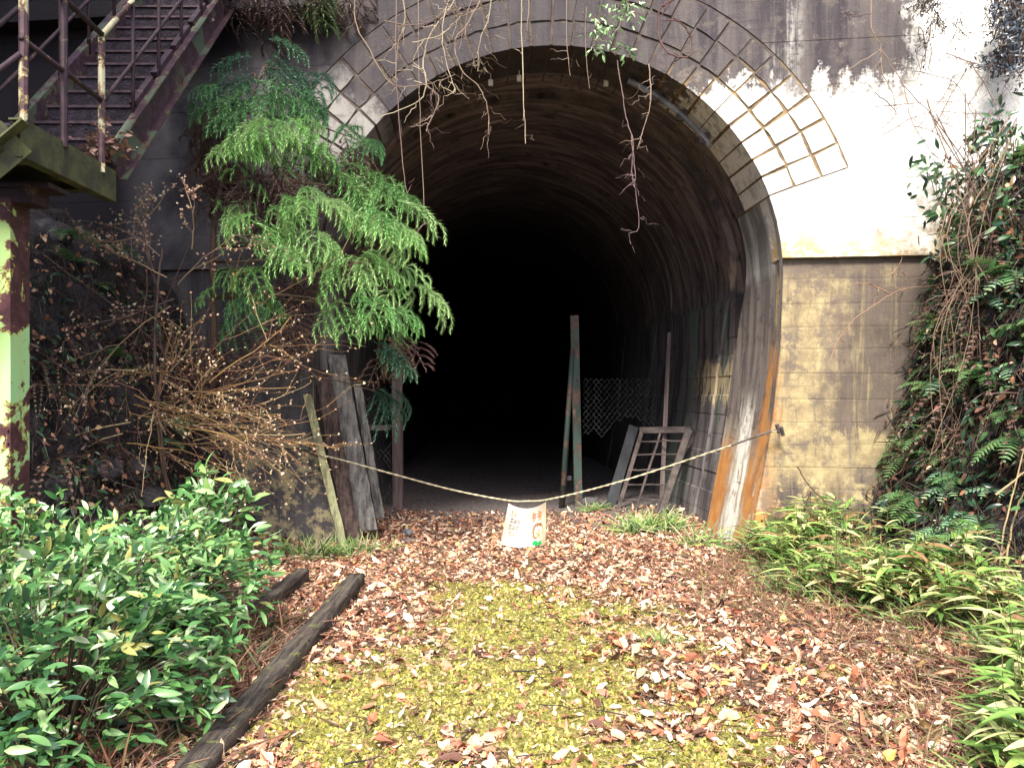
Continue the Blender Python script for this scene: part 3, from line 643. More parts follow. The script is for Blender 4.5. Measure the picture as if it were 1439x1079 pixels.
# hand painted sheet hanging from the rope
def S(u, v, o=0.0):                                   # u 0..1 left to right, v 0..1 top to bottom
    tl, tr, br, bl = at(715, 707, 8.24), at(768, 705, 8.24), at(767, 765, 8.36), at(704, 765, 8.36)
    p = tl.lerp(tr, u).lerp(bl.lerp(br, u), v); bow = 4*u*(1-u)
    p = p+Vector((0, -.07*bow*(.5+.5*v)-.012*math.sin(v*5+u*4)-o, -.055*bow*(1-v)-.02*bow*v)); return p
sh = thing('paper_sheet', 'white hand painted warning sheet hanging from the rope in the tunnel mouth', 'sign', tuple(S(.5, 1)))
n = 16; v = []; col = []
for o in (0, -.004):
    for j in range(n+1):
        for i in range(n+1):
            u_, v_ = i/n, j/n; v.append(S(u_, v_, o)); g = .5+.5*vnoise(u_*5, v_*5, 3)
            w = sst(.72, .95, u_)*.7+sst(.18, .03, u_)*.45+.12*g; col.append(tuple(np.array((.86, .85, .81))*(1-w)+np.array((.62, .53, .33))*w))
m = (n+1)**2; f = [(j*(n+1)+i, (j+1)*(n+1)+i, (j+1)*(n+1)+i+1, j*(n+1)+i+1) for j in range(n) for i in range(n)]; f += [tuple(m+q for q in g[::-1]) for g in f]
link_mesh('sheet', v, f, M['white'], sh, True, col)
def stroke(pts, w, col, name='painted_mark', o=.003):
    mb = MB(); mb.col = col; P = [Vector((p[0], p[1], 0)) for p in pts]; q = []
    for a, b in zip(P, P[1:]):
        for k in range(5): q.append(a.lerp(b, k/5))
    q.append(P[-1]); L = []
    for i, p in enumerate(q):
        d = (q[min(i+1, len(q)-1)]-q[max(i-1, 0)]).normalized(); nn = Vector((-d.y, d.x, 0))*w/2*(1+.3*vnoise(i*.9, p.x*9)); L += [S(*(p+nn)[:2], o), S(*(p-nn)[:2], o)]
    mb.add(L, [(2*i, 2*i+1, 2*i+3, 2*i+2) for i in range(len(q)-1)]); mb.build(name, M['white'], sh)
gy = (.38, .33, .24); oc = (.50, .30, .12); br = (.30, .15, .07)
for z in range(4):                                    # faded column of characters down the left edge
    yy = .12+z*.17; c = [oc, (.24, .22, .2), gy, (.55, .44, .25)][z]; x = .10+.02*(z % 2)
    stroke([(x, yy+.03), (x+.07, yy)], .018, c); stroke([(x+.03, yy-.01), (x+.035, yy+.09), (x, yy+.12)], .018, c); stroke([(x+.09, yy+.02), (x+.14, yy+.05), (x+.11, yy+.1), (x+.05, yy+.09)], .018, c)
    if z in (1, 2): stroke([(x+.17, yy+.03), (x+.24, yy+.02)], .014, c); stroke([(x+.17, yy+.07), (x+.23, yy+.09)], .014, c)
orr = (.62, .30, .13)
for x in (.68, .82):
    stroke([(x-.04, .2), (x+.05, .17)], .028, orr); stroke([(x, .12), (x+.01, .30)], .024, orr); stroke([(x-.04, .27), (x+.06, .25)], .022, orr); stroke([(x+.06, .17), (x+.04, .34), (x-.03, .35)], .02, orr)
ring = lambda cx, cy, rx, ry, a0=0, a1=2*math.pi: [(cx+rx*math.cos(a), cy+ry*math.sin(a)) for a in np.linspace(a0, a1, 15)]
for k in range(9): stroke([(.765+.012*k, .60+.02*math.sin(k)), (.77+.012*k, .76)], .016, (.72, .60, .36), o=.0026)
stroke(ring(.80, .62, .10, .17, 1.7, 5.6), .030, br); stroke(ring(.79, .62, .125, .21, 2.2, 4.9), .018, (.45, .27, .14)); stroke(ring(.85, .54, .06, .10, 3.4, 6.2), .026, br); stroke(ring(.88, .62, .05, .13, 4.6, 6.9), .016, (.42, .34, .18))
for k in range(8): stroke([(.70+.012*math.sin(k*2), .50+.035*k), (.74+.01*math.cos(k*3), .515+.035*k)], .012, (.36, .20, .10))
stroke([(.825, .60), (.85, .605)], .030, (.04, .035, .03)); stroke([(.80, .67), (.825, .70), (.855, .675)], .014, (.06, .05, .04)); stroke([(.80, .73), (.85, .72)], .012, (.2, .1, .06))
gn = (.02, .55, .14)
stroke([(.70, .875), (.80, .93), (.90, .90)], .085, gn); stroke([(.73, .85), (.80, .87)], .05, gn)

# ------------------------------------------------------------------ plants: templates
def leaf_tmpl(n=4, w=.2, curl=.12, fold=.06):         # a folded leaf along +y with n cross sections
    v = []; f = []
    for i in range(n+1):
        t = i/n; ww = w*math.sin(math.pi*(t*.93+.035))**.8*(1.15-.35*t) if 0 < i < n else .012; z = -curl*t*t
        v += [(-ww, t, z+fold*ww/w), (0, t, z), (ww, t, z+fold*ww/w)]
    for i in range(n):
        for k in range(2): f.append((3*i+k, 3*i+k+1, 3*i+k+4, 3*i+k+3))
    return np.array(v), np.array(f)
LT = leaf_tmpl(5, .165, .22, .05); GT = leaf_tmpl(5, .075, .45, .03); DT = leaf_tmpl(4, .27, .10, .10); DT[0][:, 2] += .06*np.sin(DT[0][:, 1]*6+DT[0][:, 0]*5); DT[0][:, 0] += .05*np.sin(DT[0][:, 1]*5)
def leaf_cols(n, bright=0.5):
    return pick([(.035, .11, .04), (.065, .19, .06), (.12, .29, .09), (.22, .42, .15), (.015, .05, .022)], n, [2.5, 4, 4*bright*2, 3*bright*2, 1.5])
# glossy evergreen shrubs, lower left
def shrub(name, lab, centre, rx, ry, rz, n, size, nparts, zmin=.03, pale=.5):
    t = thing(name, lab, 'shrub', (centre[0], centre[1], 0)); mb = MB(); pos = []; dirs = []
    while len(pos) < n:
        d = rvec(1)[0]; d /= np.linalg.norm(d); r = (.35+.65*rng.random()**.5)*(1+.28*vnoise(d[0]*2.2+centre[0], d[1]*2.2, d[2]*2.2))
        p = np.array(centre)+d*r*np.array((rx, ry, rz))
        if p[2] < zmin or vnoise(p[0]*3.1, p[1]*3.1, p[2]*3.1) < -.34: continue
        for q in range(6):                            # a tuft of leaves at a shoot tip
            pos.append(p+rvec(1)[0]*size*.28); o = rvec(1)[0]; o[2] = abs(o[2])*.25+.1; dirs.append(o*.8+d*.5)
        if rng.random() < .22:
            mb.col = (.07, .055, .04); mb.tube(path([Vector((centre[0]+d[0]*rx*.25, centre[1]+d[1]*ry*.25, 0)), Vector(p)*.55+Vector(centre)*.4+Vector((0, 0, -.02)), Vector(p)], 3, .008), .007, .003, 4)
    pos = np.array(pos); dirs = np.array(dirs); N = len(pos); up = np.tile([0, -.35, 1.0], (N, 1))+rvec(N, .65); dirs = dirs+rvec(N, .35)
    R_ = frames(dirs, up); col = leaf_cols(N, pale); h = (pos[:, 2]-centre[2])/rz; sz = size*rng.uniform(.7, 1.25, N)
    new = rng.random(N) < .10+.30*np.clip(h, 0, 1); col[new] = pick([(.36, .55, .24), (.54, .68, .44), (.27, .46, .14), (.40, .40, .13)], new.sum())
    front = np.argsort(pos[:, 1]-.35*pos[:, 2]+.25*rng.random(N))[:nparts]; rest = np.setdiff1d(np.arange(N), front)
    mb.build('stems', M['bark'], t)['kind'] = 'stuff'
    tag(scatter('foliage', *LT, pos[rest], R_[rest], sz[rest], col[rest], M['leaf'], t, smooth=True), kind='stuff')
    if nparts:
        var = []
        for c in ((.035, .10, .04), (.06, .17, .06), (.10, .24, .09), (.16, .33, .12), (.30, .46, .20), (.045, .13, .07)):
            me = bpy.data.meshes.new('leaf'); me.from_pydata([tuple(q) for q in LT[0]], [], [tuple(int(i) for i in q) for q in LT[1]]); me.materials.append(M['leaf'])
            a = me.color_attributes.new('col', 'FLOAT_COLOR', 'POINT'); a.data.foreach_set('color', [*c, 1]*len(LT[0])); me.polygons.foreach_set('use_smooth', [True]*len(me.polygons)); var.append(me)
        w = np.array(org(t))
        for i in front:
            o = put('leaf', var[rng.integers(6)], t); m4 = Matrix([list(R_[i][r])+[pos[i][r]-w[r]] for r in range(3)]+[[0, 0, 0, 1]]); o.matrix_local = m4 @ Matrix.Scale(float(sz[i]), 4)
    return t
shrub('evergreen_shrub', 'large dark glossy evergreen shrub filling the lower left corner', (-2.12, 3.72, .30), .80, .72, .62, 3300, .088, 300)
shrub('evergreen_shrub', 'pale leaved evergreen shrub beside the short timber and behind the large dark shrub', (-2.28, 5.0, .45), .78, .75, .44, 2900, .088, 0, .03, 1.1)
shrub('evergreen_shrub', 'evergreen shrub growing round the foot of the green column', (-3.05, 4.75, .45), .6, .55, .60, 1700, .088, 0, .03, .8)
shrub('evergreen_shrub', 'tall sprig of whitish green leaves standing above the shrubs near the dark wall', (-2.22, 5.85, .72), .30, .30, .42, 420, .12, 0, .03, 1.8)
def shrub_foot():
    y = random.uniform(3.1, 5.6); x = -1.62+random.gauss(-.05, .16); return (x, y, gz(x, y))
# fern fronds
def frond_mesh(L=.5, n=15, w=.13, droop=.35, base=(.08, .20, .08), tip=(.22, .42, .16)):
    mb = MB(); P = []
    for i in range(n+1):
        t = i/n; P.append(Vector((0, L*t*(1-.15*t), L*(.35*t-droop*1.3*t*t))))
    mb.col = (.10, .07, .04); mb.tube(P, .004, .0015, 3)
    for i in range(1, n+1):
        t = i/n; ww = w*(math.sin(math.pi*min(1, .18+t*.82))**.7+.12); c = [a+(b-a)*(t*.6+random.uniform(0, .4)) for a, b in zip(base, tip)]
        d = (P[i]-P[i-1]).normalized()
        for s in (-1, 1):
            a = P[i]; e = Vector((s, .42, -.18+random.uniform(-.15, .1))).normalized()*ww*random.uniform(.85, 1.05); b = d*L/n*.62; mb.col = tuple(c)
            mb.add([a-b*.5, a+b*.5, a+e*.55+b*.55+Vector((0, 0, .006)), a+e, a+e*.5-b*.45], [(0, 1, 2, 4), (4, 2, 3)] if s > 0 else [(0, 4, 2, 1), (4, 3, 2)])
    me = bpy.data.meshes.new('frond'); me.from_pydata(mb.v, [], mb.f); me.materials.append(M['plant'])
    a = me.color_attributes.new('col', 'FLOAT_COLOR', 'POINT'); a.data.foreach_set('color', [q for c in mb.c for q in (*c, 1)]); return me
FR = [frond_mesh(.55, 15, .13, .4), frond_mesh(.48, 13, .15, .55), frond_mesh(.5, 12, .12, .3, (.14, .28, .10), (.36, .54, .20))]
FD = [frond_mesh(.6, 13, .035, .95, (.10, .055, .045), (.20, .11, .085)), frond_mesh(.5, 12, .045, 1.1, (.06, .035, .035), (.13, .075, .065)), frond_mesh(.65, 14, .02, .8, (.16, .09, .07), (.26, .15, .11))]
FB = [frond_mesh(.42, 8, .13, .5, (.08, .24, .14), (.32, .56, .36)), frond_mesh(.45, 9, .14, .6, (.12, .32, .15), (.42, .64, .38))]
LEV = lambda p: 'high up' if p[2] > 2.6 else 'halfway up' if p[2] > 1.3 else 'low down'
def fern(p, lab, group, kind=FR, n=7, face=0.0, spread=1.5, scale=1.0, name='fern', cat='fern'):
    t = thing(name, lab, cat, tuple(p), group)
    for i in range(n):
        o = put('frond', random.choice(kind), t); a = face+(i/(max(1, n-1))-.5)*2*spread+random.uniform(-.2, .2)
        o.rotation_euler = (random.uniform(-.35, .35), random.uniform(-.3, .3), a); s = scale*random.uniform(.75, 1.15); o.scale = (s, s, s)
    return t
FACE_R = math.radians(115); FACE_L = math.radians(-120)   # fronds point along +y at 0; the banks face the path and the camera
for k in range(60):
    y = random.uniform(5.7, 7.85); z = .45+3.2*random.random()**1.15
    fern(bank_pt(RP, rshift, z, y)+Vector((-.04, 0, 0)), ('pale green glossy' if k % 3 == 0 else 'feathery green')+' fern drooping '+LEV((0, 0, z))+(' at the wall side' if y > 7.2 else ' nearer the path')+' on the steep right bank', 'ferns on the bank beside the ochre wall', FR if k % 3 else FB, random.randint(5, 8), FACE_R, 1.35, random.uniform(.45, .8))
for k in range(16):
    y = random.uniform(6.0, 7.75); z = .5+2.8*random.random()
    fern(bank_pt(RP, rshift, z, y)+Vector((-.06, 0, 0)), 'withered brown fern hanging '+LEV((0, 0, z))+' on the steep bank beside the ochre wall', 'withered ferns on the bank beside the ochre wall', FD, 6, FACE_R, 1.2, random.uniform(.7, 1.1), 'dead_fern')
for px, py, y in ((1325, 470, 7.55), (1338, 452, 7.5), (1295, 585, 7.6), (1352, 650, 7.0), (1310, 690, 7.2), (1262, 700, 7.55)):
    p = at(px, py, y); fern(p, 'pale blue green fern standing out from the bank against the ochre wall', 'pale ferns at the ochre wall edge', FB, 6, FACE_R, 1.4, .62)
for px, py, y in ((100, 330, 7.4), (95, 365, 7.4), (165, 500, 7.3), (80, 590, 7.0), (95, 655, 6.9), (240, 590, 7.5), (235, 620, 7.5), (170, 350, 7.8), (130, 400, 7.6), (200, 690, 7.3), (120, 740, 6.4), (60, 480, 7.0)):
    fern(at(px, py, y), 'small green fern rooted '+LEV(at(px, py, y))+' in the dark bank behind the bare shrub', 'ferns in the dark bank', FR+FB[:1], 5, FACE_L, 1.5, .6)
for k in range(16):
    y = random.uniform(6.6, 8.3); z = .25+2.2*random.random()
    fern(bank_pt(LP, lshift, z, y)+Vector((.05, -.05, 0)), 'withered brown fern hanging '+LEV((0, 0, z))+' on the dark bank behind the bare shrub', 'withered ferns on the dark bank', FD, 6, FACE_L, 1.3, random.uniform(.6, 1.0), 'dead_fern')
def bank_leaves(name, P, sh, n, y0, y1, z0, z1, size, cols, tmpl, mat, outx, w=None, droop=.6, wid=1.0):
    pos = []
    for k in range(n):
        y = random.uniform(y0, y1); z = z0+(z1-z0)*random.random(); p = bank_pt(P, sh, z, y); pos.append((p.x+outx*abs(random.gauss(.05, .09)), y, z))
    d = rvec(n, .7); d[:, 0] += outx*.5; d[:, 1] -= .2; d[:, 2] -= droop; L = rng.uniform(size*.6, size*1.4, n)
    tag(scatter(name, *tmpl, np.array(pos), frames(d, np.tile([outx*.6, -.5, .5], (n, 1))+rvec(n, .4)), np.stack([L*wid, L, L], 1), pick(cols, n, w), mat), kind='stuff')
DC = [(.06, .032, .03), (.04, .024, .024), (.12, .065, .055), (.025, .017, .018)]
bank_leaves('undergrowth', RP, rshift, 2700, 5.2, 8.0, .1, 4.2, .085, [(.03, .08, .04), (.06, .15, .06), (.10, .22, .08), (.02, .045, .025), (.16, .08, .05)], LT, M['leaf'], -1, [4, 4, 2.5, 4, 2.5])
bank_leaves('dead_undergrowth', RP, rshift, 3800, 5.2, 8.1, .05, 4.2, .2, DC, GT, M['plant'], -1, None, .9, .35)
bank_leaves('dead_undergrowth', LP, lshift, 1500, 5.6, 8.6, .05, 3.0, .22, DC, GT, M['plant'], 1, None, .9, .3)
bank_leaves('undergrowth', LP, lshift, 1100, 5.8, 8.5, .05, 2.7, .075, [(.03, .08, .04), (.06, .14, .06), (.02, .045, .025), (.14, .08, .05)], LT, M['leaf'], 1)
bank_leaves('dry_leaves', LP, lshift, 620, 5.8, 8.6, .05, 3.1, .055, [(.50, .24, .12), (.36, .16, .09), (.62, .42, .26), (.22, .10, .07)], DT, M['litter'], 1)
bank_leaves('dry_leaves', RP, rshift, 500, 5.4, 8.0, .1, 4.0, .06, [(.42, .19, .11), (.30, .13, .09), (.55, .36, .24)], DT, M['litter'], -1)
# bamboo grass along the right edge: clumps of culm and leaves, over a mass of grass
def blade_mesh(c, L=1.0):
    me = bpy.data.meshes.new('leaf'); me.from_pydata([tuple(q) for q in GT[0]], [], [tuple(int(i) for i in q) for q in GT[1]]); me.materials.append(M['plant'])
    a = me.color_attributes.new('col', 'FLOAT_COLOR', 'POINT'); a.data.foreach_set('color', [*c, 1]*len(GT[0])); return me
BL = [blade_mesh(c) for c in ((.22, .40, .09), (.36, .53, .14), (.12, .25, .06), (.54, .64, .24), (.64, .64, .32), (.34, .21, .10))]
def edge_x(y): return 2.50+.30*math.sin(y*1.7)+.25*sst(5, 3.2, y)*-1.4+.30*sst(6.5, 8, y)*-.6
for k in range(190):
    y = random.uniform(3.2, 7.85); x = edge_x(y)+abs(random.gauss(0, .42))
    if k > 168: y = random.uniform(7.3, 7.95); x = random.uniform(2.15, 3.2)
    z = gz(x, y); h = random.uniform(.18, .5)
    t = thing('bamboo_grass', 'clump of light green bamboo grass at the leafy path edge below the fern bank', 'grass plant', (x, y, z), 'bamboo grass along the path edge')
    mb = MB(); mb.col = (.22, .24, .10); tip = Vector((x+random.uniform(-.12, .06), y-random.uniform(0, .12), z+h)); mb.tube([(x, y, z-.02), Vector((x, y, z)).lerp(tip, .5)+Vector((.02, 0, .02)), tip], .004, .002, 4); mb.build('culm', M['plant'], t)
    for q in range(random.randint(6, 10)):
        s = .3+.55*random.random(); o = put('leaf', random.choice(BL[:5] if random.random() < .88 else BL[5:]), t, (tip-Vector((x, y, z)))*s)
        o.rotation_euler = (random.uniform(.1, .75), random.uniform(-.4, .4), random.uniform(0, 6.28)); ss_ = random.uniform(.13, .22); o.scale = (ss_*random.uniform(1.0, 1.6), ss_, ss_)
def blades(name, n, fx, hmin, hmax, cols, w=None, lean=.6, wid=1.0, kind='stuff'):
    pos = []
    while len(pos) < n:
        p = fx(); 
        if p is not None: pos.append(p)
    pos = np.array(pos); d = rvec(n); d[:, 2] = np.abs(d[:, 2])*.4+lean; R_ = frames(d, np.tile([0, -.6, .8], (n, 1))+rvec(n, .3)); L = rng.uniform(hmin, hmax, n)
    tag(scatter(name, *GT, pos, R_, np.stack([L*wid, L, L], 1), pick(cols, n, w), M['plant']), kind=kind)
GC = [(.14, .26, .07), (.24, .38, .10), (.34, .44, .16), (.09, .18, .06), (.36, .25, .13), (.22, .12, .07)]
def gr_right():
    y = random.uniform(3.0, 8.0); x = edge_x(y)-.12+abs(random.gauss(0, .45)); return (x, y, gz(x, y)+random.uniform(0, .16)*sst(-.1, .3, x-edge_x(y)))
blades('grass', 2600, gr_right, .08, .19, GC, [4, 4, 4, 3, 2.5, 2], .5, .6)
def dry_right():
    y = random.uniform(3.2, 7.9); x = edge_x(y)-.25+random.gauss(0, .3); return (x, y, gz(x, y))
blades('dry_grass', 6000, dry_right, .06, .17, [(.28, .13, .09), (.15, .07, .055), (.40, .25, .16), (.20, .20, .08)], None, .3, .32)
blades('dry_grass', 1500, shrub_foot, .10, .28, [(.20, .09, .06), (.12, .055, .045), (.30, .17, .10), (.08, .10, .04)], None, .6, .3)
def tuft_pts(px, py, y, r):
    r = r*.8
    c = at(px, py, y); c.z = 0
    def fn():
        x, yy = c.x+random.gauss(0, r), c.y+random.gauss(0, r*.6); return (x, yy, gz(x, yy))
    return fn
for px, py, y, r, n, hh, lab in ((915, 735, 9.4, .22, 260, .3, 'tuft of long pale green grass at the foot of the rusty grate'), (1075, 760, 8.0, .16, 200, .3, 'tuft of green grass at the foot of the rust streaked jamb'),
                          (440, 770, 8.0, .22, 260, .24, 'bright green grass tuft at the foot of the left jamb'), (505, 765, 8.3, .2, 160, .2, 'low green grass tuft in the left corner of the tunnel mouth'), (835, 716, 10.9, .12, 120, .18, 'dark green weed tuft beside the stones at the mossy gate post'), (930, 905, 5.1, .06, 60, .14, 'small green grass tuft in the leaf litter right of the moss'),
                          (985, 755, 8.6, .12, 90, .3, 'thin grass tuft against the inner edge of the right jamb'), (150, 740, 6.3, .2, 200, .35, 'arching yellow green grass tuft behind the shrubs by the dark bank')):
    fn = tuft_pts(px, py, y, r); pos = np.array([fn() for _ in range(n)]); d = rvec(n); d[:, 2] = np.abs(d[:, 2])*.5+.6; L = rng.uniform(hh*.5, hh*1.1, n)
    o = scatter('grass_tuft', *GT, pos, frames(d, np.tile([0, -.6, .8], (n, 1))+rvec(n, .3)), np.stack([L*.45, L, L], 1), pick(GC[:4]+[(.46, .42, .26)], n), M['plant'])
    tag(o, lab, 'grass tuft')
# moss and leaf litter
n = 0; pos = []
while len(pos) < 30000:
    x, y = random.uniform(-2, 2), 3.0+4.8*random.random()**1.5
    if moss(x, y)+.35*vnoise(x*14, y*14)+random.gauss(0, .16) > .40: pos.append((x, y, gz(x, y)-.004))
pos = np.array(pos); N = len(pos); d = rvec(N); d[:, 2] = np.abs(d[:, 2])*.7+.35
mt = np.array([(-.35, 0, 0), (.35, 0, 0), (.3, .6, .1), (0, 1, 0), (-.3, .6, .1)]); mf = np.array([(0, 1, 2, 4), (4, 2, 3, 3)])
mt = np.array([(-.4, 0, 0), (.4, 0, 0), (.18, 1, .15), (-.18, 1, .1)]); mf = np.array([(0, 1, 2, 3)])
tag(scatter('moss', mt, mf, pos, frames(d, rvec(N)), rng.uniform(.010, .030, N), pick([(.26, .24, .07), (.50, .48, .10), (.64, .60, .15), (.34, .34, .09), (.72, .66, .24)], N), M['plant']), kind='stuff')
LC = [(.58, .28, .17), (.40, .16, .10), (.70, .48, .34), (.78, .62, .47), (.17, .08, .06), (.66, .48, .20), (.80, .71, .57)]
def litter_pts(n, x0, x1, y0, y1, dens, pw=1.0):
    out = []
    while len(out) < n:
        x, y = random.uniform(x0, x1), y0+(y1-y0)*random.random()**pw
        if random.random() < dens(x, y): out.append((x, y, gz(x, y)))
    return np.array(out)
def dens(x, y):
    d = 1-.84*sst(.2, .6, moss(x, y)); return d*sst(11.6, 9.4, y)*(.55+.45*sst(2.9, 2.2, x))
pos = litter_pts(52000, -2.9, 3.3, 2.9, 11, dens, 1.25); N = len(pos)
pos[:, 2] += rng.random(N)*.022
up = np.tile([0, 0, 1.0], (N, 1))+rvec(N, .55); a = rng.uniform(0, 6.283, N); d = np.stack([np.cos(a), np.sin(a), rng.normal(0, .3, N)], 1)
far = sst(8.0, 9.5, 0)
wts = [4.2, 3.4, 5, 2.6, 3.8, .9, .6]
L = rng.gamma(2.6, .0165, N).clip(.013, .11); cols = pick(LC, N, wts, .25)
tag(scatter('fallen_leaves', *DT, pos, frames(d, up), np.stack([L*rng.uniform(.45, 1.2, N), L, L*rng.uniform(-2.8, 2.8, N)], 1), cols, M['litter']), kind='stuff')
ND = litter_pts(26000, -2.9, 3.2, 2.9, 10.5, lambda x, y: dens(x, y)*.7+.3, 1.3); NN = len(ND); ND[:, 2] += rng.random(NN)*.03; a = rng.uniform(0, 6.283, NN)
nt = np.array([(-.5, 0, 0), (.5, 0, 0), (.35, 1, .1), (-.35, 1, .1)])
nl_ = rng.uniform(.03, .11, NN)
tag(scatter('needle_litter', nt, mf, ND, frames(np.stack([np.cos(a), np.sin(a), rng.normal(0, .12, NN)], 1), np.tile([0, 0, 1.0], (NN, 1))+rvec(NN, .3)), np.stack([rng.uniform(.002, .005, NN), nl_, nl_], 1), pick([(.36, .17, .11), (.20, .09, .07), (.55, .36, .24), (.46, .24, .14)], NN), M['litter']), kind='stuff')
kinds = [('pale cream dry leaf lying curled on the path litter', (.76, .68, .54)), ('rust red dry leaf lying on the path litter', (.40, .15, .08)), ('yellow fallen leaf lying on the path litter', (.66, .45, .12)), ('pinkish brown dry leaf lying on the path litter', (.58, .38, .28))]
vm = []
for lab, c in kinds:
    me = bpy.data.meshes.new('fallen_leaf'); CT = leaf_tmpl(5, .30, -.25, .14); me.from_pydata([(q[0]+.05*math.sin(q[1]*7), q[1], q[2]+.05*math.sin(q[1]*9+q[0]*6)) for q in CT[0]], [], [tuple(int(i) for i in q) for q in CT[1]]); me.materials.append(M['litter'])
    at_ = me.color_attributes.new('col', 'FLOAT_COLOR', 'POINT'); at_.data.foreach_set('color', [*c, 1]*len(CT[0])); vm.append(me)
for k in range(260):
    y = 3.1+2.2*random.random()**1.3; x = random.uniform(-1.2, 1.9) if random.random() < .4 else random.uniform(.4, 2.1); i = random.choices(range(4), [1.6, 3, 1.2, 4])[0]
    o = put('fallen_leaf', vm[i], None, (x, y, gz(x, y)+.022)); o.rotation_euler = (random.uniform(-.45, .45), random.uniform(-.45, .45), random.uniform(0, 6.28)); s = random.uniform(.045, .085); o.scale = (s*random.uniform(.7, 1.2), s, s*random.uniform(.8, 2))
    tag(o, kinds[i][0], 'leaf', 'larger fallen leaves near the camera: '+['cream', 'rust', 'yellow', 'pinkish'][i])
mb = MB()
for k in range(340):
    y = 3.1+5.2*random.random()**1.5; x = random.uniform(-1.6, 2.4); a = random.uniform(0, 6.28); l = random.uniform(.06, .28); p = Vector((x, y, gz(x, y)+.02)); mb.col = random.choice([(.05, .035, .03), (.13, .08, .05), (.03, .025, .03)])
    mb.tube(wig(p, p+Vector((math.cos(a)*l, math.sin(a)*l, random.uniform(0, .03))), 4, .03), random.uniform(.002, .006), .002, 4)
tag(mb.build('twig_litter', M['bark']), kind='stuff')

# ------------------------------------------------------------------ cedar tree with drooping sprays
def spray_tmpl(nst=7):                               # a drooping shoot: side strands hang like soft ropes thick with short needles
    v = []; f = []; c = []
    def strand(P, nl, m, t0=0.0):
        P = path(P, 6, 0); k = len(P)
        for i in range(m):
            t = i/(m-1)*(k-1.001); j = int(t); p = P[j].lerp(P[j+1], t-j); d = (P[j+1]-P[j]).normalized(); t = i/m
            e = d.cross(Vector((.2, .1, 1))).normalized(); g = d.cross(e); an = i*2.4; o = e*math.cos(an)+g*math.sin(an)
            tip = p+(d*.80+o*.55)*nl*(1.1-.4*t)*random.uniform(.75, 1.2); w = d.cross(o)*nl*.085; n = len(v)
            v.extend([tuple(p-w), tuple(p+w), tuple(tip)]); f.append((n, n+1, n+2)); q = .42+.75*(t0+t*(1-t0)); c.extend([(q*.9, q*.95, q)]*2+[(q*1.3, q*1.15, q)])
    ax = lambda t: Vector((0, t*.95, .10*t-.55*t*t))
    strand([ax(t) for t in (0, .35, .7, 1.0)], .15, 46, .3)
    for k in range(nst):
        t = .10+.85*k/nst; s = 1 if k % 2 else -1; a = ax(t); l = random.uniform(.38, .62)*(1.1-.5*t); w = random.uniform(.5, 1.0)*s
        strand([a, a+Vector((w*l*.55, l*.35, -.02*l)), a+Vector((w*l*.85, l*.62, -.35*l)), a+Vector((w*l*.95, l*.74, -.85*l))], .145, 40)
    return np.array(v), np.array(f), np.array(c)
SP = [spray_tmpl() for _ in range(3)]
cedar = thing('cedar_tree', 'young cedar with bright drooping green sprays in front of the arch left side', 'tree', (-2.95, 7.75, .1))
mb = MB(); mb.col = (.07, .045, .035); tp = path([Vector((-2.95, 7.75, .0)), at(302, 560, 7.7), at(300, 420, 7.7), at(303, 300, 7.7), at(330, 200, 7.75), at(372, 95, 7.8)], 5, .012); mb.tube(tp, .045, .015, 8); mb.build('trunk', M['bark'], cedar, True)
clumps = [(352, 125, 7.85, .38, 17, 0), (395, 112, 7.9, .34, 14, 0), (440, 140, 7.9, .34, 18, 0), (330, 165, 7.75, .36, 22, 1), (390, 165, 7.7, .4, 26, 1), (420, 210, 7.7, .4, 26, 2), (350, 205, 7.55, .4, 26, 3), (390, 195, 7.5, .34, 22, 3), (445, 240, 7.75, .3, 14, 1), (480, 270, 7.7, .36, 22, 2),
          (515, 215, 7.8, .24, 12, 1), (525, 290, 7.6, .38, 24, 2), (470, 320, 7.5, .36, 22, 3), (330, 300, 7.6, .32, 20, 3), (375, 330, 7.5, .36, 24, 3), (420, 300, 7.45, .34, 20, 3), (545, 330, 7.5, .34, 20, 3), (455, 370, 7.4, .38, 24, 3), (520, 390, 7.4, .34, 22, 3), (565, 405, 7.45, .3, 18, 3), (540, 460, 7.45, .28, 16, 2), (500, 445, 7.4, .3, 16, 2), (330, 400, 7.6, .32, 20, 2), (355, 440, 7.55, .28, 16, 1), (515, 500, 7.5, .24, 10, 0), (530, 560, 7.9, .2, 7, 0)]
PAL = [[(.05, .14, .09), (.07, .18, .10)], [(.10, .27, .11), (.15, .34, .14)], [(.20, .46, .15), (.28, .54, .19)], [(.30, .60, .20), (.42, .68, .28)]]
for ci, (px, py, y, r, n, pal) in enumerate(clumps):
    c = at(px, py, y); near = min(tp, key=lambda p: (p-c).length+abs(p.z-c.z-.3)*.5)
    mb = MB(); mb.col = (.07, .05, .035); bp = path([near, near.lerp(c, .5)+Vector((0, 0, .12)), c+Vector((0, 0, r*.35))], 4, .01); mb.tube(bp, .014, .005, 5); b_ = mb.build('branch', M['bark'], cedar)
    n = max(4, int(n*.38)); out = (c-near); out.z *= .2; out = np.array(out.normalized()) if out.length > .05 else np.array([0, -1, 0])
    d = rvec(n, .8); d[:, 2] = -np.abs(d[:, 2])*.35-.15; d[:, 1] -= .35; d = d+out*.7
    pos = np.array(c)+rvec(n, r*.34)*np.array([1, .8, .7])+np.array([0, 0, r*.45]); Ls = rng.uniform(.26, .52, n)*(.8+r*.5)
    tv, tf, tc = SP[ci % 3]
    scatter('foliage', tv, tf, pos, frames(d, np.tile([0, 0, 1.0], (n, 1))+rvec(n, .2)), Ls, pick(PAL[pal], n, None, .22), M['plant'], b_, tc)
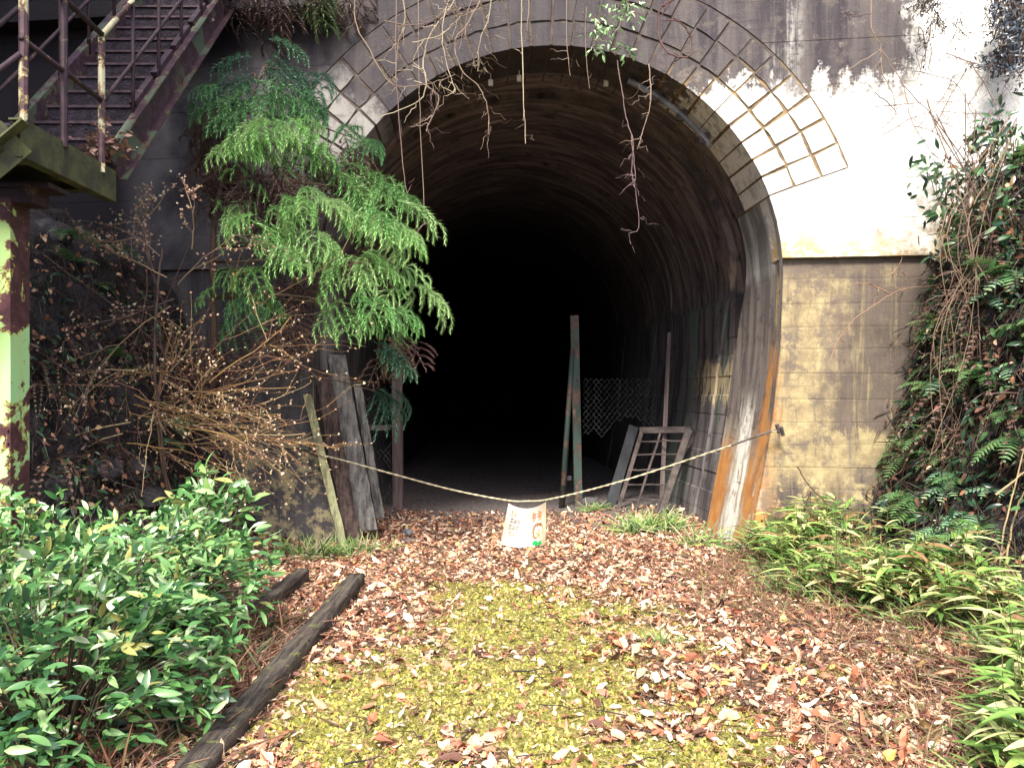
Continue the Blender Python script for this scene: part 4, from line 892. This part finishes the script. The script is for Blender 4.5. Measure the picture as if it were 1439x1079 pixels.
for px, py, y in ((300, 200, 7.8), (285, 150, 7.9), (345, 260, 7.7), (410, 270, 7.7), (300, 480, 7.6), (270, 510, 7.5), (420, 390, 7.7), (375, 250, 7.6), (395, 245, 7.65), (470, 210, 7.8), (560, 470, 7.6), (400, 455, 7.6), (500, 345, 7.75), (310, 235, 7.75)):   # dead brown sprays
    n = 9; c = at(px, py, y); d = rvec(n, .4); d[:, 2] = -1; tv, tf, tc = SP[0]
    scatter('dead_spray', tv, tf, np.array(c)+rvec(n, .09), frames(d, np.tile([0, -1.0, .1], (n, 1))), rng.uniform(.25, .42, n), pick([(.16, .09, .085), (.24, .14, .10), (.10, .06, .06)], n), M['plant'], cedar, tc)

for (x, y, zb, zt, rr, lab) in ((-5.6, 3.7, 5.6, 11, 2.1, 'unseen broad evergreen tree added to shade the staircase'), (-6.3, 6.1, 6.2, 11, 1.9, 'unseen evergreen tree added to shade the left wall')):  # out-of-view trees, added to shade the stairs and left wall
    t = thing('added_shade_tree', lab, 'tree', (x, y, 3.2)); mb = MB(); mb.col = (.08, .06, .045)
    mb.tube(wig((x, y, 2.6), (x+.1, y, zt-.5), 8, .15), .17, .04, 9)
    for k in range(14):
        z = zb+(zt-zb)*(k+.5)/15; a = k*2.4; mb.tube(wig((x, y, z-.3), (x+rr*.8*math.cos(a), y+rr*.8*math.sin(a), z+.2), 5, .15), .04, .01, 5)
    mb.build('trunk', M['bark'], t, True); P = []
    while len(P) < 5200:
        d = rvec(1)[0]; d /= np.linalg.norm(d); p = np.array([x, y, (zb+zt)/2])+d*(.3+.7*rng.random()**.5)*np.array([rr, rr, (zt-zb)/2])
        if vnoise(p[0]*1.1, p[1]*1.1, p[2]*1.1) > -.28: P.append(p)
    N = len(P); scatter('crown', *LT, np.array(P), frames(rvec(N), rvec(N)), rng.uniform(.16, .30, N), pick([(.04, .10, .035), (.07, .16, .05), (.03, .07, .03)], N), M['leaf'], t)['kind'] = 'stuff'
# ------------------------------------------------------------------ bare twiggy shrub, hanging roots, creepers
def buds(pts, name, parent, cols, s=(.008, .02)):
    if not pts: return
    n = len(pts); tv = np.array([(-.35, 0, 0), (.35, 0, 0), (0, 1, .2), (0, .4, -.4), (0, .5, .4)]); tf = np.array([(0, 2, 4), (1, 4, 2), (0, 3, 2), (1, 2, 3)])
    scatter(name, tv, tf, np.array([tuple(p) for p in pts]), frames(rvec(n), rvec(n)), rng.uniform(*s, n), pick(cols, n), M['litter'], parent)['kind'] = 'stuff'
def grow(mb, p, d, l, r, depth, tips, grav=-.05, spread=.6, cols=None):
    n = 6; q = [Vector(p)]; d = Vector(d).normalized()
    for i in range(n):
        d = (d+Vector([random.gauss(0, .12) for _ in range(3)])+Vector((0, 0, grav))).normalized(); q.append(q[-1]+d*l/n)
    mb.col = random.choice(cols); mb.tube(q, r, r*.55, 4 if depth else 3); tips.append(q[-1]); 
    if depth > 0:
        for i in range(random.randint(3, 5)):
            k = random.randint(1, n); e = (d+Vector([random.gauss(0, spread) for _ in range(3)])).normalized(); grow(mb, q[k], e, l*random.uniform(.4, .68), r*.55, depth-1, tips, grav*.6, spread, cols)
    elif random.random() < .9: tips.append(q[3]+Vector((0, 0, .005)))
YT = [(.40, .26, .10), (.34, .20, .09), (.46, .36, .20), (.28, .15, .09), (.20, .11, .08)]
bs = thing('bare_shrub', 'leafless shrub of tangled yellow brown twigs with buds below the cedar', 'shrub', (-2.75, 7.3, .1))
stems = []
for k in range(30):
    p = (random.uniform(150, 310), random.uniform(520, 625)); a = random.choice([0, 0, 0, math.pi])+random.gauss(0, .28); l = random.uniform(90, 210); stems.append((p, (min(490, p[0]+l*math.cos(a)), p[1]-l*math.sin(a)*.8+5)))
stems += [((225, 555), (240, 430)), ((250, 540), (400, 400)), ((215, 560), (290, 470)), ((280, 540), (470, 470)), ((230, 590), (350, 640))]
mb0 = MB(); mb0.col = (.20, .13, .08); mb0.tube(path([Vector((-2.75, 7.35, .1)), at(240, 690, 7.2), at(222, 590, 7.1), at(228, 520, 7.1), at(243, 450, 7.0)], 4, .01), .02, .01, 6); mb0.build('trunk', M['bark'], bs)
for (a, b) in stems:
    mb = MB(); tips = []; y0 = random.uniform(6.8, 7.2); p = at(*a, y0); e = at(*b, y0-random.uniform(-.2, .5)); L_ = (e-p).length*.8
    grow(mb, p, (e-p).normalized()+Vector((0, 0, .12)), L_, random.uniform(.0042, .0065), 2, tips, -.02, .36, YT)
    br_ = mb.build('branch', M['bark'], bs); buds(tips, 'buds', br_, [(.62, .46, .30), (.50, .28, .16), (.74, .62, .45)], (.014, .034))
bs2 = thing('bare_shrub', 'leafless shrub with pinkish dry buds beneath the stair foot', 'shrub', (-3.4, 7.1, .6))
for (a, b) in (((245, 420), (125, 440)), ((235, 390), (140, 330)), ((225, 360), (125, 280)), ((210, 370), (190, 270)), ((250, 400), (300, 310)), ((270, 350), (285, 290)), ((240, 430), (110, 480)), ((220, 400), (200, 310))):
    mb = MB(); tips = []; y0 = random.uniform(6.7, 7.1); p = at(*a, y0); e = at(*b, y0-.15)
    grow(mb, p, (e-p), (e-p).length, .006, 2, tips, -.02, .5, [(.25, .17, .13), (.34, .25, .15), (.16, .10, .09)])
    br_ = mb.build('branch', M['bark'], bs2); tips += [t+Vector([random.gauss(0, .03) for _ in range(3)]) for t in tips]; buds(tips, 'buds', br_, [(.60, .40, .30), (.42, .22, .18), (.75, .60, .42)], (.018, .04))
mb0 = MB(); mb0.col = (.10, .07, .06); mb0.tube(path([Vector((-3.0, 7.2, .2)), at(230, 640, 7.0), at(218, 500, 6.95), at(222, 400, 6.9), at(228, 350, 6.9)], 4, .01), .016, .01, 6); mb0.build('trunk', M['bark'], bs2)

TW = [(.34, .26, .18), (.26, .19, .14), (.42, .35, .25), (.20, .14, .12)]
def creeper(name, lab, lines, y, r, cols=TW, side=4, group=None, sub=.25, cat='root'):
    t = thing(name, lab, cat, tuple(at(*lines[0][0], y)), group)
    for pts in lines:
        yy = y+random.uniform(-.12, .12); q = path([at(px, py, yy+random.uniform(-.03, .03)) for px, py in pts], 5, .006); mb = MB(); mb.col = random.choice(cols); mb.tube(q, r*random.uniform(.55, .85), r*.35, 5)
        for k in range(side):
            p = random.choice(q[2:]); d = Vector((random.gauss(0, 1), random.gauss(0, .5), random.gauss(-.5, .6))).normalized(); mb.tube(wig(p, p+d*random.uniform(.08, sub), 6, .07), r*.38, r*.12, 3)
        mb.build('strand', M['bark'], t)
    return t
creeper('hanging_root', 'long straight pale root hanging down the middle of the arch', [[(733, -30), (734, 60), (736, 130), (739, 202)]], 7.95, .011, side=5, sub=.12)
creeper('hanging_root', 'pair of long thin roots hanging in front of the dark arch beside the cedar tip', [[(558, -30), (557, 80), (562, 180), (570, 260), (579, 305)], [(588, -30), (589, 90), (592, 200), (597, 305), (592, 320), (560, 365)]], 7.8, .008, side=7)
creeper('hanging_root', 'thick curved pale root forking across the arch top', [[(660, -30), (630, 15), (605, 50), (595, 90), (600, 120), (585, 145), (530, 167)], [(600, 120), (617, 140), (603, 175), (600, 185)]], 7.7, .013, side=8)
creeper('hanging_root', 'tangled mass of fine pale roots over the arch top', [[(640, -30), (622, 40), (628, 90), (640, 130), (620, 120)], [(690, -30), (660, 30), (640, 60), (650, 100), (672, 120), (685, 150), (688, 190)], [(560, -30), (570, 25), (560, 60), (556, 110)], [(610, -30), (640, 20), (690, 5)], [(500, -30), (500, 30), (520, 70), (552, 118), (600, 118), (640, 105)], [(670, -30), (655, 40), (668, 90)], [(690, -30), (688, 20), (675, 60), (672, 100)], [(540, 30), (590, 35), (640, 10)], [(580, 60), (620, 50), (650, 20)]], 7.75, .009, side=16, sub=.32)
creeper('hanging_root', 'thin root hanging with a kink right of the arch crown', [[(796, -30), (797, 60), (802, 107)], [(825, 10), (823, 60), (829, 125)], [(745, -30), (742, 30), (740, 60)]], 7.95, .008, side=3)
creeper('hanging_root', 'spindly forked root hanging over the right side of the bore', [[(868, 85), (875, 130), (880, 165), (890, 200), (888, 240), (895, 280), (898, 320), (884, 328)], [(912, 90), (915, 140), (905, 180), (896, 210)], [(888, 190), (893, 240), (892, 262)]], 7.9, .007, [(.22, .15, .15), (.30, .22, .18)], 10)
creeper('hanging_root', 'dark looping root in front of the stained wall right of the crown', [[(965, -30), (955, -5), (930, 10), (925, 45), (940, 75), (970, 78), (972, 55), (955, 30), (930, 28), (945, 0)]], 7.8, .016, [(.12, .06, .06)], 3)
creeper('bare_branch', 'dark bare branch with a crook hanging over the pale wall', [[(1225, -30), (1225, 40), (1238, 68), (1205, 90), (1185, 105), (1172, 130), (1164, 145)], [(1238, 68), (1240, 100), (1255, 130), (1258, 150)], [(1240, 72), (1270, 120), (1278, 160), (1290, 185), (1312, 218)], [(1225, 20), (1205, 21), (1182, 19)]], 7.6, .009, [(.13, .08, .08), (.30, .22, .17)], 7, cat='branch')
creeper('bare_branch', 'tangle of thin dark branches against the white wall above the leafy vine', [[(1330, 75), (1365, 88), (1400, 96), (1445, 105)], [(1365, 88), (1395, 140), (1402, 170)], [(1285, 100), (1340, 115), (1360, 145), (1375, 180)], [(1440, 90), (1415, 115), (1405, 150)], [(1290, 180), (1330, 130), (1340, 105)], [(1310, 185), (1345, 120), (1365, 85)], [(1230, 150), (1290, 145), (1350, 142)], [(1240, 190), (1300, 160), (1380, 160)], [(1285, 178), (1312, 185), (1330, 200)], [(1360, 150), (1385, 110), (1400, 90)], [(1270, 120), (1320, 170), (1335, 172)], [(1230, 130), (1260, 160), (1225, 190)], [(1345, 215), (1380, 170), (1420, 120)], [(1400, 170), (1360, 200), (1320, 240)]], 7.35, .006, [(.12, .08, .09), (.18, .11, .10)], 12, sub=.22, cat='branch')
creeper('bare_branch', 'long pale brown creeper stem crossing the ochre wall below its ledge', [[(1368, 396), (1320, 400), (1265, 408), (1235, 425), (1205, 445), (1180, 475), (1165, 510)], [(1250, 412), (1225, 400), (1195, 398)], [(1268, 362), (1262, 376), (1250, 388)]], 7.6, .009, [(.34, .21, .14)], 5, cat='branch')
creeper('bare_branch', 'dead forked stick leaning on the ochre wall foot', [[(1120, 655), (1140, 685), (1178, 720), (1215, 738)], [(1140, 690), (1128, 720), (1110, 750)]], 7.55, .010, [(.10, .055, .045)], 2, cat='branch')
creeper('bare_branch', 'reddish sapling stem in front of the ochre wall right end', [[(1270, 660), (1275, 620), (1280, 580), (1300, 545)], [(1270, 660), (1255, 670), (1252, 690)]], 7.4, .008, [(.18, .09, .07)], 3, cat='branch')
creeper('cane_stalk', 'pair of bare tan cane stalks rising from the bamboo grass', [[(1405, 800), (1412, 740), (1430, 670), (1445, 600)], [(1412, 800), (1425, 730), (1440, 690)], [(1400, 695), (1445, 660)]], 5.6, .011, [(.46, .36, .20)], 0, cat='stalk')
for px, py in ((1330, 300), (1372, 250), (1410, 420), (1350, 520), (1395, 560), (1330, 640)):
    p = bank_pt(RP, rshift, max(.4, at(px, py, 7.0).z), 7.0)
creeper('vine', 'mesh of dark vine stems hanging over the fern bank', [[(1360+random.randint(-60, 70), 170+random.randint(-40, 120)), (1370+random.randint(-50, 60), 330), (1360+random.randint(-50, 70), 470), (1355+random.randint(-50, 70), 640)] for _ in range(22)], 6.75, .007, [(.10, .06, .06), (.18, .11, .09), (.26, .18, .13)], 14, sub=.3, cat='vine')
creeper('vine', 'mesh of thin brown vine stems hanging over the dark bank', [[(60+random.randint(0, 240), 300+random.randint(0, 150)), (70+random.randint(0, 260), 480), (80+random.randint(0, 260), 640), (100+random.randint(0, 260), 720)] for _ in range(13)], 7.0, .006, [(.09, .05, .05), (.16, .10, .08), (.05, .03, .035)], 10, sub=.35, cat='vine')

# leafy climbers
def climber(name, lab, boxes, size, cols, mat, up=(0, -1, .3), cat='vine'):
    t = thing(name, lab, cat, tuple(at(boxes[0][0], boxes[0][1], boxes[0][4]))); P = []
    for (cx, cy, rx, ry, y, n) in boxes:
        for k in range(n):
            p = at(cx+random.gauss(0, rx*.55), cy+random.gauss(0, ry*.55), y+random.gauss(0, .15)); P.append(tuple(p))
        mb = MB(); mb.col = (.12, .08, .06)
        for k in range(max(2, n//14)):
            a = at(cx+random.gauss(0, rx*.4), cy-ry*.8, y); b = at(cx+random.gauss(0, rx*.6), cy+ry*.8, y); mb.tube(wig(a, b, 6, .12), .005, .003, 4)
        mb.build('stem', M['bark'], t)
    n = len(P); d = rvec(n); d[:, 2] -= .4; R_ = frames(d, np.tile(up, (n, 1))+rvec(n, .5))
    o = scatter('foliage', *LT, np.array(P), R_, rng.uniform(size*.7, size*1.3, n), cols(n), mat, t, smooth=True); o['kind'] = 'stuff'; return t
climber('leafy_vine', 'broad leaved vine over the top of the fern bank at the pale wall edge', [(1340, 280, 42, 45, 7.1, 130), (1395, 250, 45, 60, 6.9, 170), (1400, 190, 40, 30, 6.9, 90), (1350, 340, 30, 30, 7.1, 60), (1420, 340, 30, 60, 6.7, 110), (1310, 235, 25, 25, 7.2, 40)], .10, lambda n: pick([(.04, .10, .05), (.07, .17, .06), (.14, .26, .10), (.02, .05, .03), (.22, .13, .06), (.30, .42, .26)], n, [4, 4, 2, 4, 1, 1]), M['leaf'])
climber('leafy_vine', 'bright green leafy vine trailing over the arch top right of the crown', [(850, 40, 22, 22, 7.8, 60), (880, 12, 26, 16, 7.8, 60), (838, 68, 12, 14, 7.8, 22), (880, 70, 16, 12, 7.85, 20)], .06, lambda n: pick([(.20, .40, .14), (.32, .52, .22), (.12, .28, .09), (.46, .60, .36)], n), M['leaf'])
climber('shadow_leaves', 'dark bluish leaves standing in for leaf shadows on the pale wall in the top right corner', [(1428, 40, 24, 62, 7.45, 900), (1408, 88, 30, 18, 7.5, 260), (1400, 20, 14, 40, 7.5, 160)], .05, lambda n: pick([(.025, .035, .055), (.04, .055, .085), (.10, .13, .17), (.015, .018, .03)], n), M['leaf'])  # dark leaf mass painted where leaf shadow falls on the wall
climber('shadow_leaves', 'small dark leaf patch standing in for leaf shadows at the top of the pale wall beside the stain', [(1302, 8, 24, 14, 7.62, 260), (1320, 32, 18, 16, 7.62, 90), (1348, 50, 18, 30, 7.6, 36), (1300, 70, 16, 40, 7.62, 60)], .032, lambda n: pick([(.03, .03, .045), (.06, .05, .07), (.02, .02, .03)], n), M['leaf'])  # dark leaves stand in for shadows cast on the lit wall
# withered growth hanging over the coping, top left, and on the stair foot
tv, tf, tc = SP[1]
t = thing('dead_creeper', 'withered brown growth hanging from the coping above the cedar', 'creeper', (-2.5, 8.3, 5.8))
for px in (355, 375, 395, 415, 430, 440, 460, 500, 345):
    n = 4; c = at(px, -22, 8.3); d = rvec(n, .35); d[:, 2] = -1
    green = px in (430, 440); scatter('frond', tv, tf, np.array(c)+rvec(n, .1), frames(d, np.tile([0, -1.0, .1], (n, 1))), rng.uniform(.25, .5, n), pick([(.05, .10, .04), (.08, .14, .05)] if green else [(.11, .065, .06), (.065, .04, .045), (.17, .105, .085)], n), M['plant'], t, tc)
pos = []
for k in range(520):
    if k < 260: p = at(random.gauss(148, 14), random.gauss(205, 14), random.uniform(5.85, 6.15)); p.z = max(p.z, Z0+.0)
    else:
        s = random.randint(0, 12); y = 6.0+.19*s; p = Vector((random.uniform(XL+.05, XR-.03), y+random.uniform(.02, .18), sl(y)+.05+.115))
    pos.append(tuple(p))
N = len(pos); a = rng.uniform(0, 6.283, N); d = np.stack([np.cos(a), np.sin(a), rng.normal(0, .3, N)], 1)
tag(scatter('leaf_heap', *DT, pos, frames(d, np.tile([0, 0, 1.0], (N, 1))+rvec(N, .5)), rng.uniform(.04, .085, N), pick([(.36, .20, .16), (.22, .11, .09), (.50, .36, .28), (.10, .06, .06)], N), M['litter']), kind='stuff')
# rocks
def rock(p, s, lab, mat='rock', grp=None, sq=.7):
    bm = bmesh.new(); bmesh.ops.create_icosphere(bm, subdivisions=2, radius=1); o_ = random.uniform(0, 90)
    for v_ in bm.verts: v_.co *= 1+.45*vnoise(v_.co.x*1.2+o_, v_.co.y*1.2, v_.co.z*1.2); v_.co = Vector((v_.co.x*s*random.uniform(.96, 1.04), v_.co.y*s*.8, v_.co.z*s*sq))
    me = bpy.data.meshes.new('stone'); bm.to_mesh(me); bm.free(); me.materials.append(M[mat]); o = put('stone', me, None, tuple(p)); return tag(o, lab, 'stone', grp)
for px, py, y, s in ((108, 410, 7.5, .16), (100, 445, 7.4, .17), (118, 475, 7.4, .12), (70, 330, 7.6, .2), (85, 380, 7.6, .15), (150, 660, 7.0, .17), (75, 690, 6.7, .2), (190, 660, 7.3, .15), (62, 560, 6.9, .18), (215, 700, 7.2, .14)): rock(at(px, py, y), s, 'dark angular stone sticking out of the bank behind the bare shrubs', grp='stones in the dark bank')
rock((1.12, 11.3, .08), .14, 'grey stone beside the mossy gate post foot'); rock((1.3, 11.05, .05), .1, 'smaller grey stone in front of the leaning bluish plank')
rock((-1.12, 8.75, .02), .12, 'flat pale stone lying in the tunnel mouth near the left jamb', 'oldwood', None, .22)
bm = MB(); bm.col = (.8, .8, .78); p = Vector((-1.16, 8.98, .07))
rock(p, .06, 'crumpled white scrap lying behind the flat pale stone', 'pipe', None, .6)
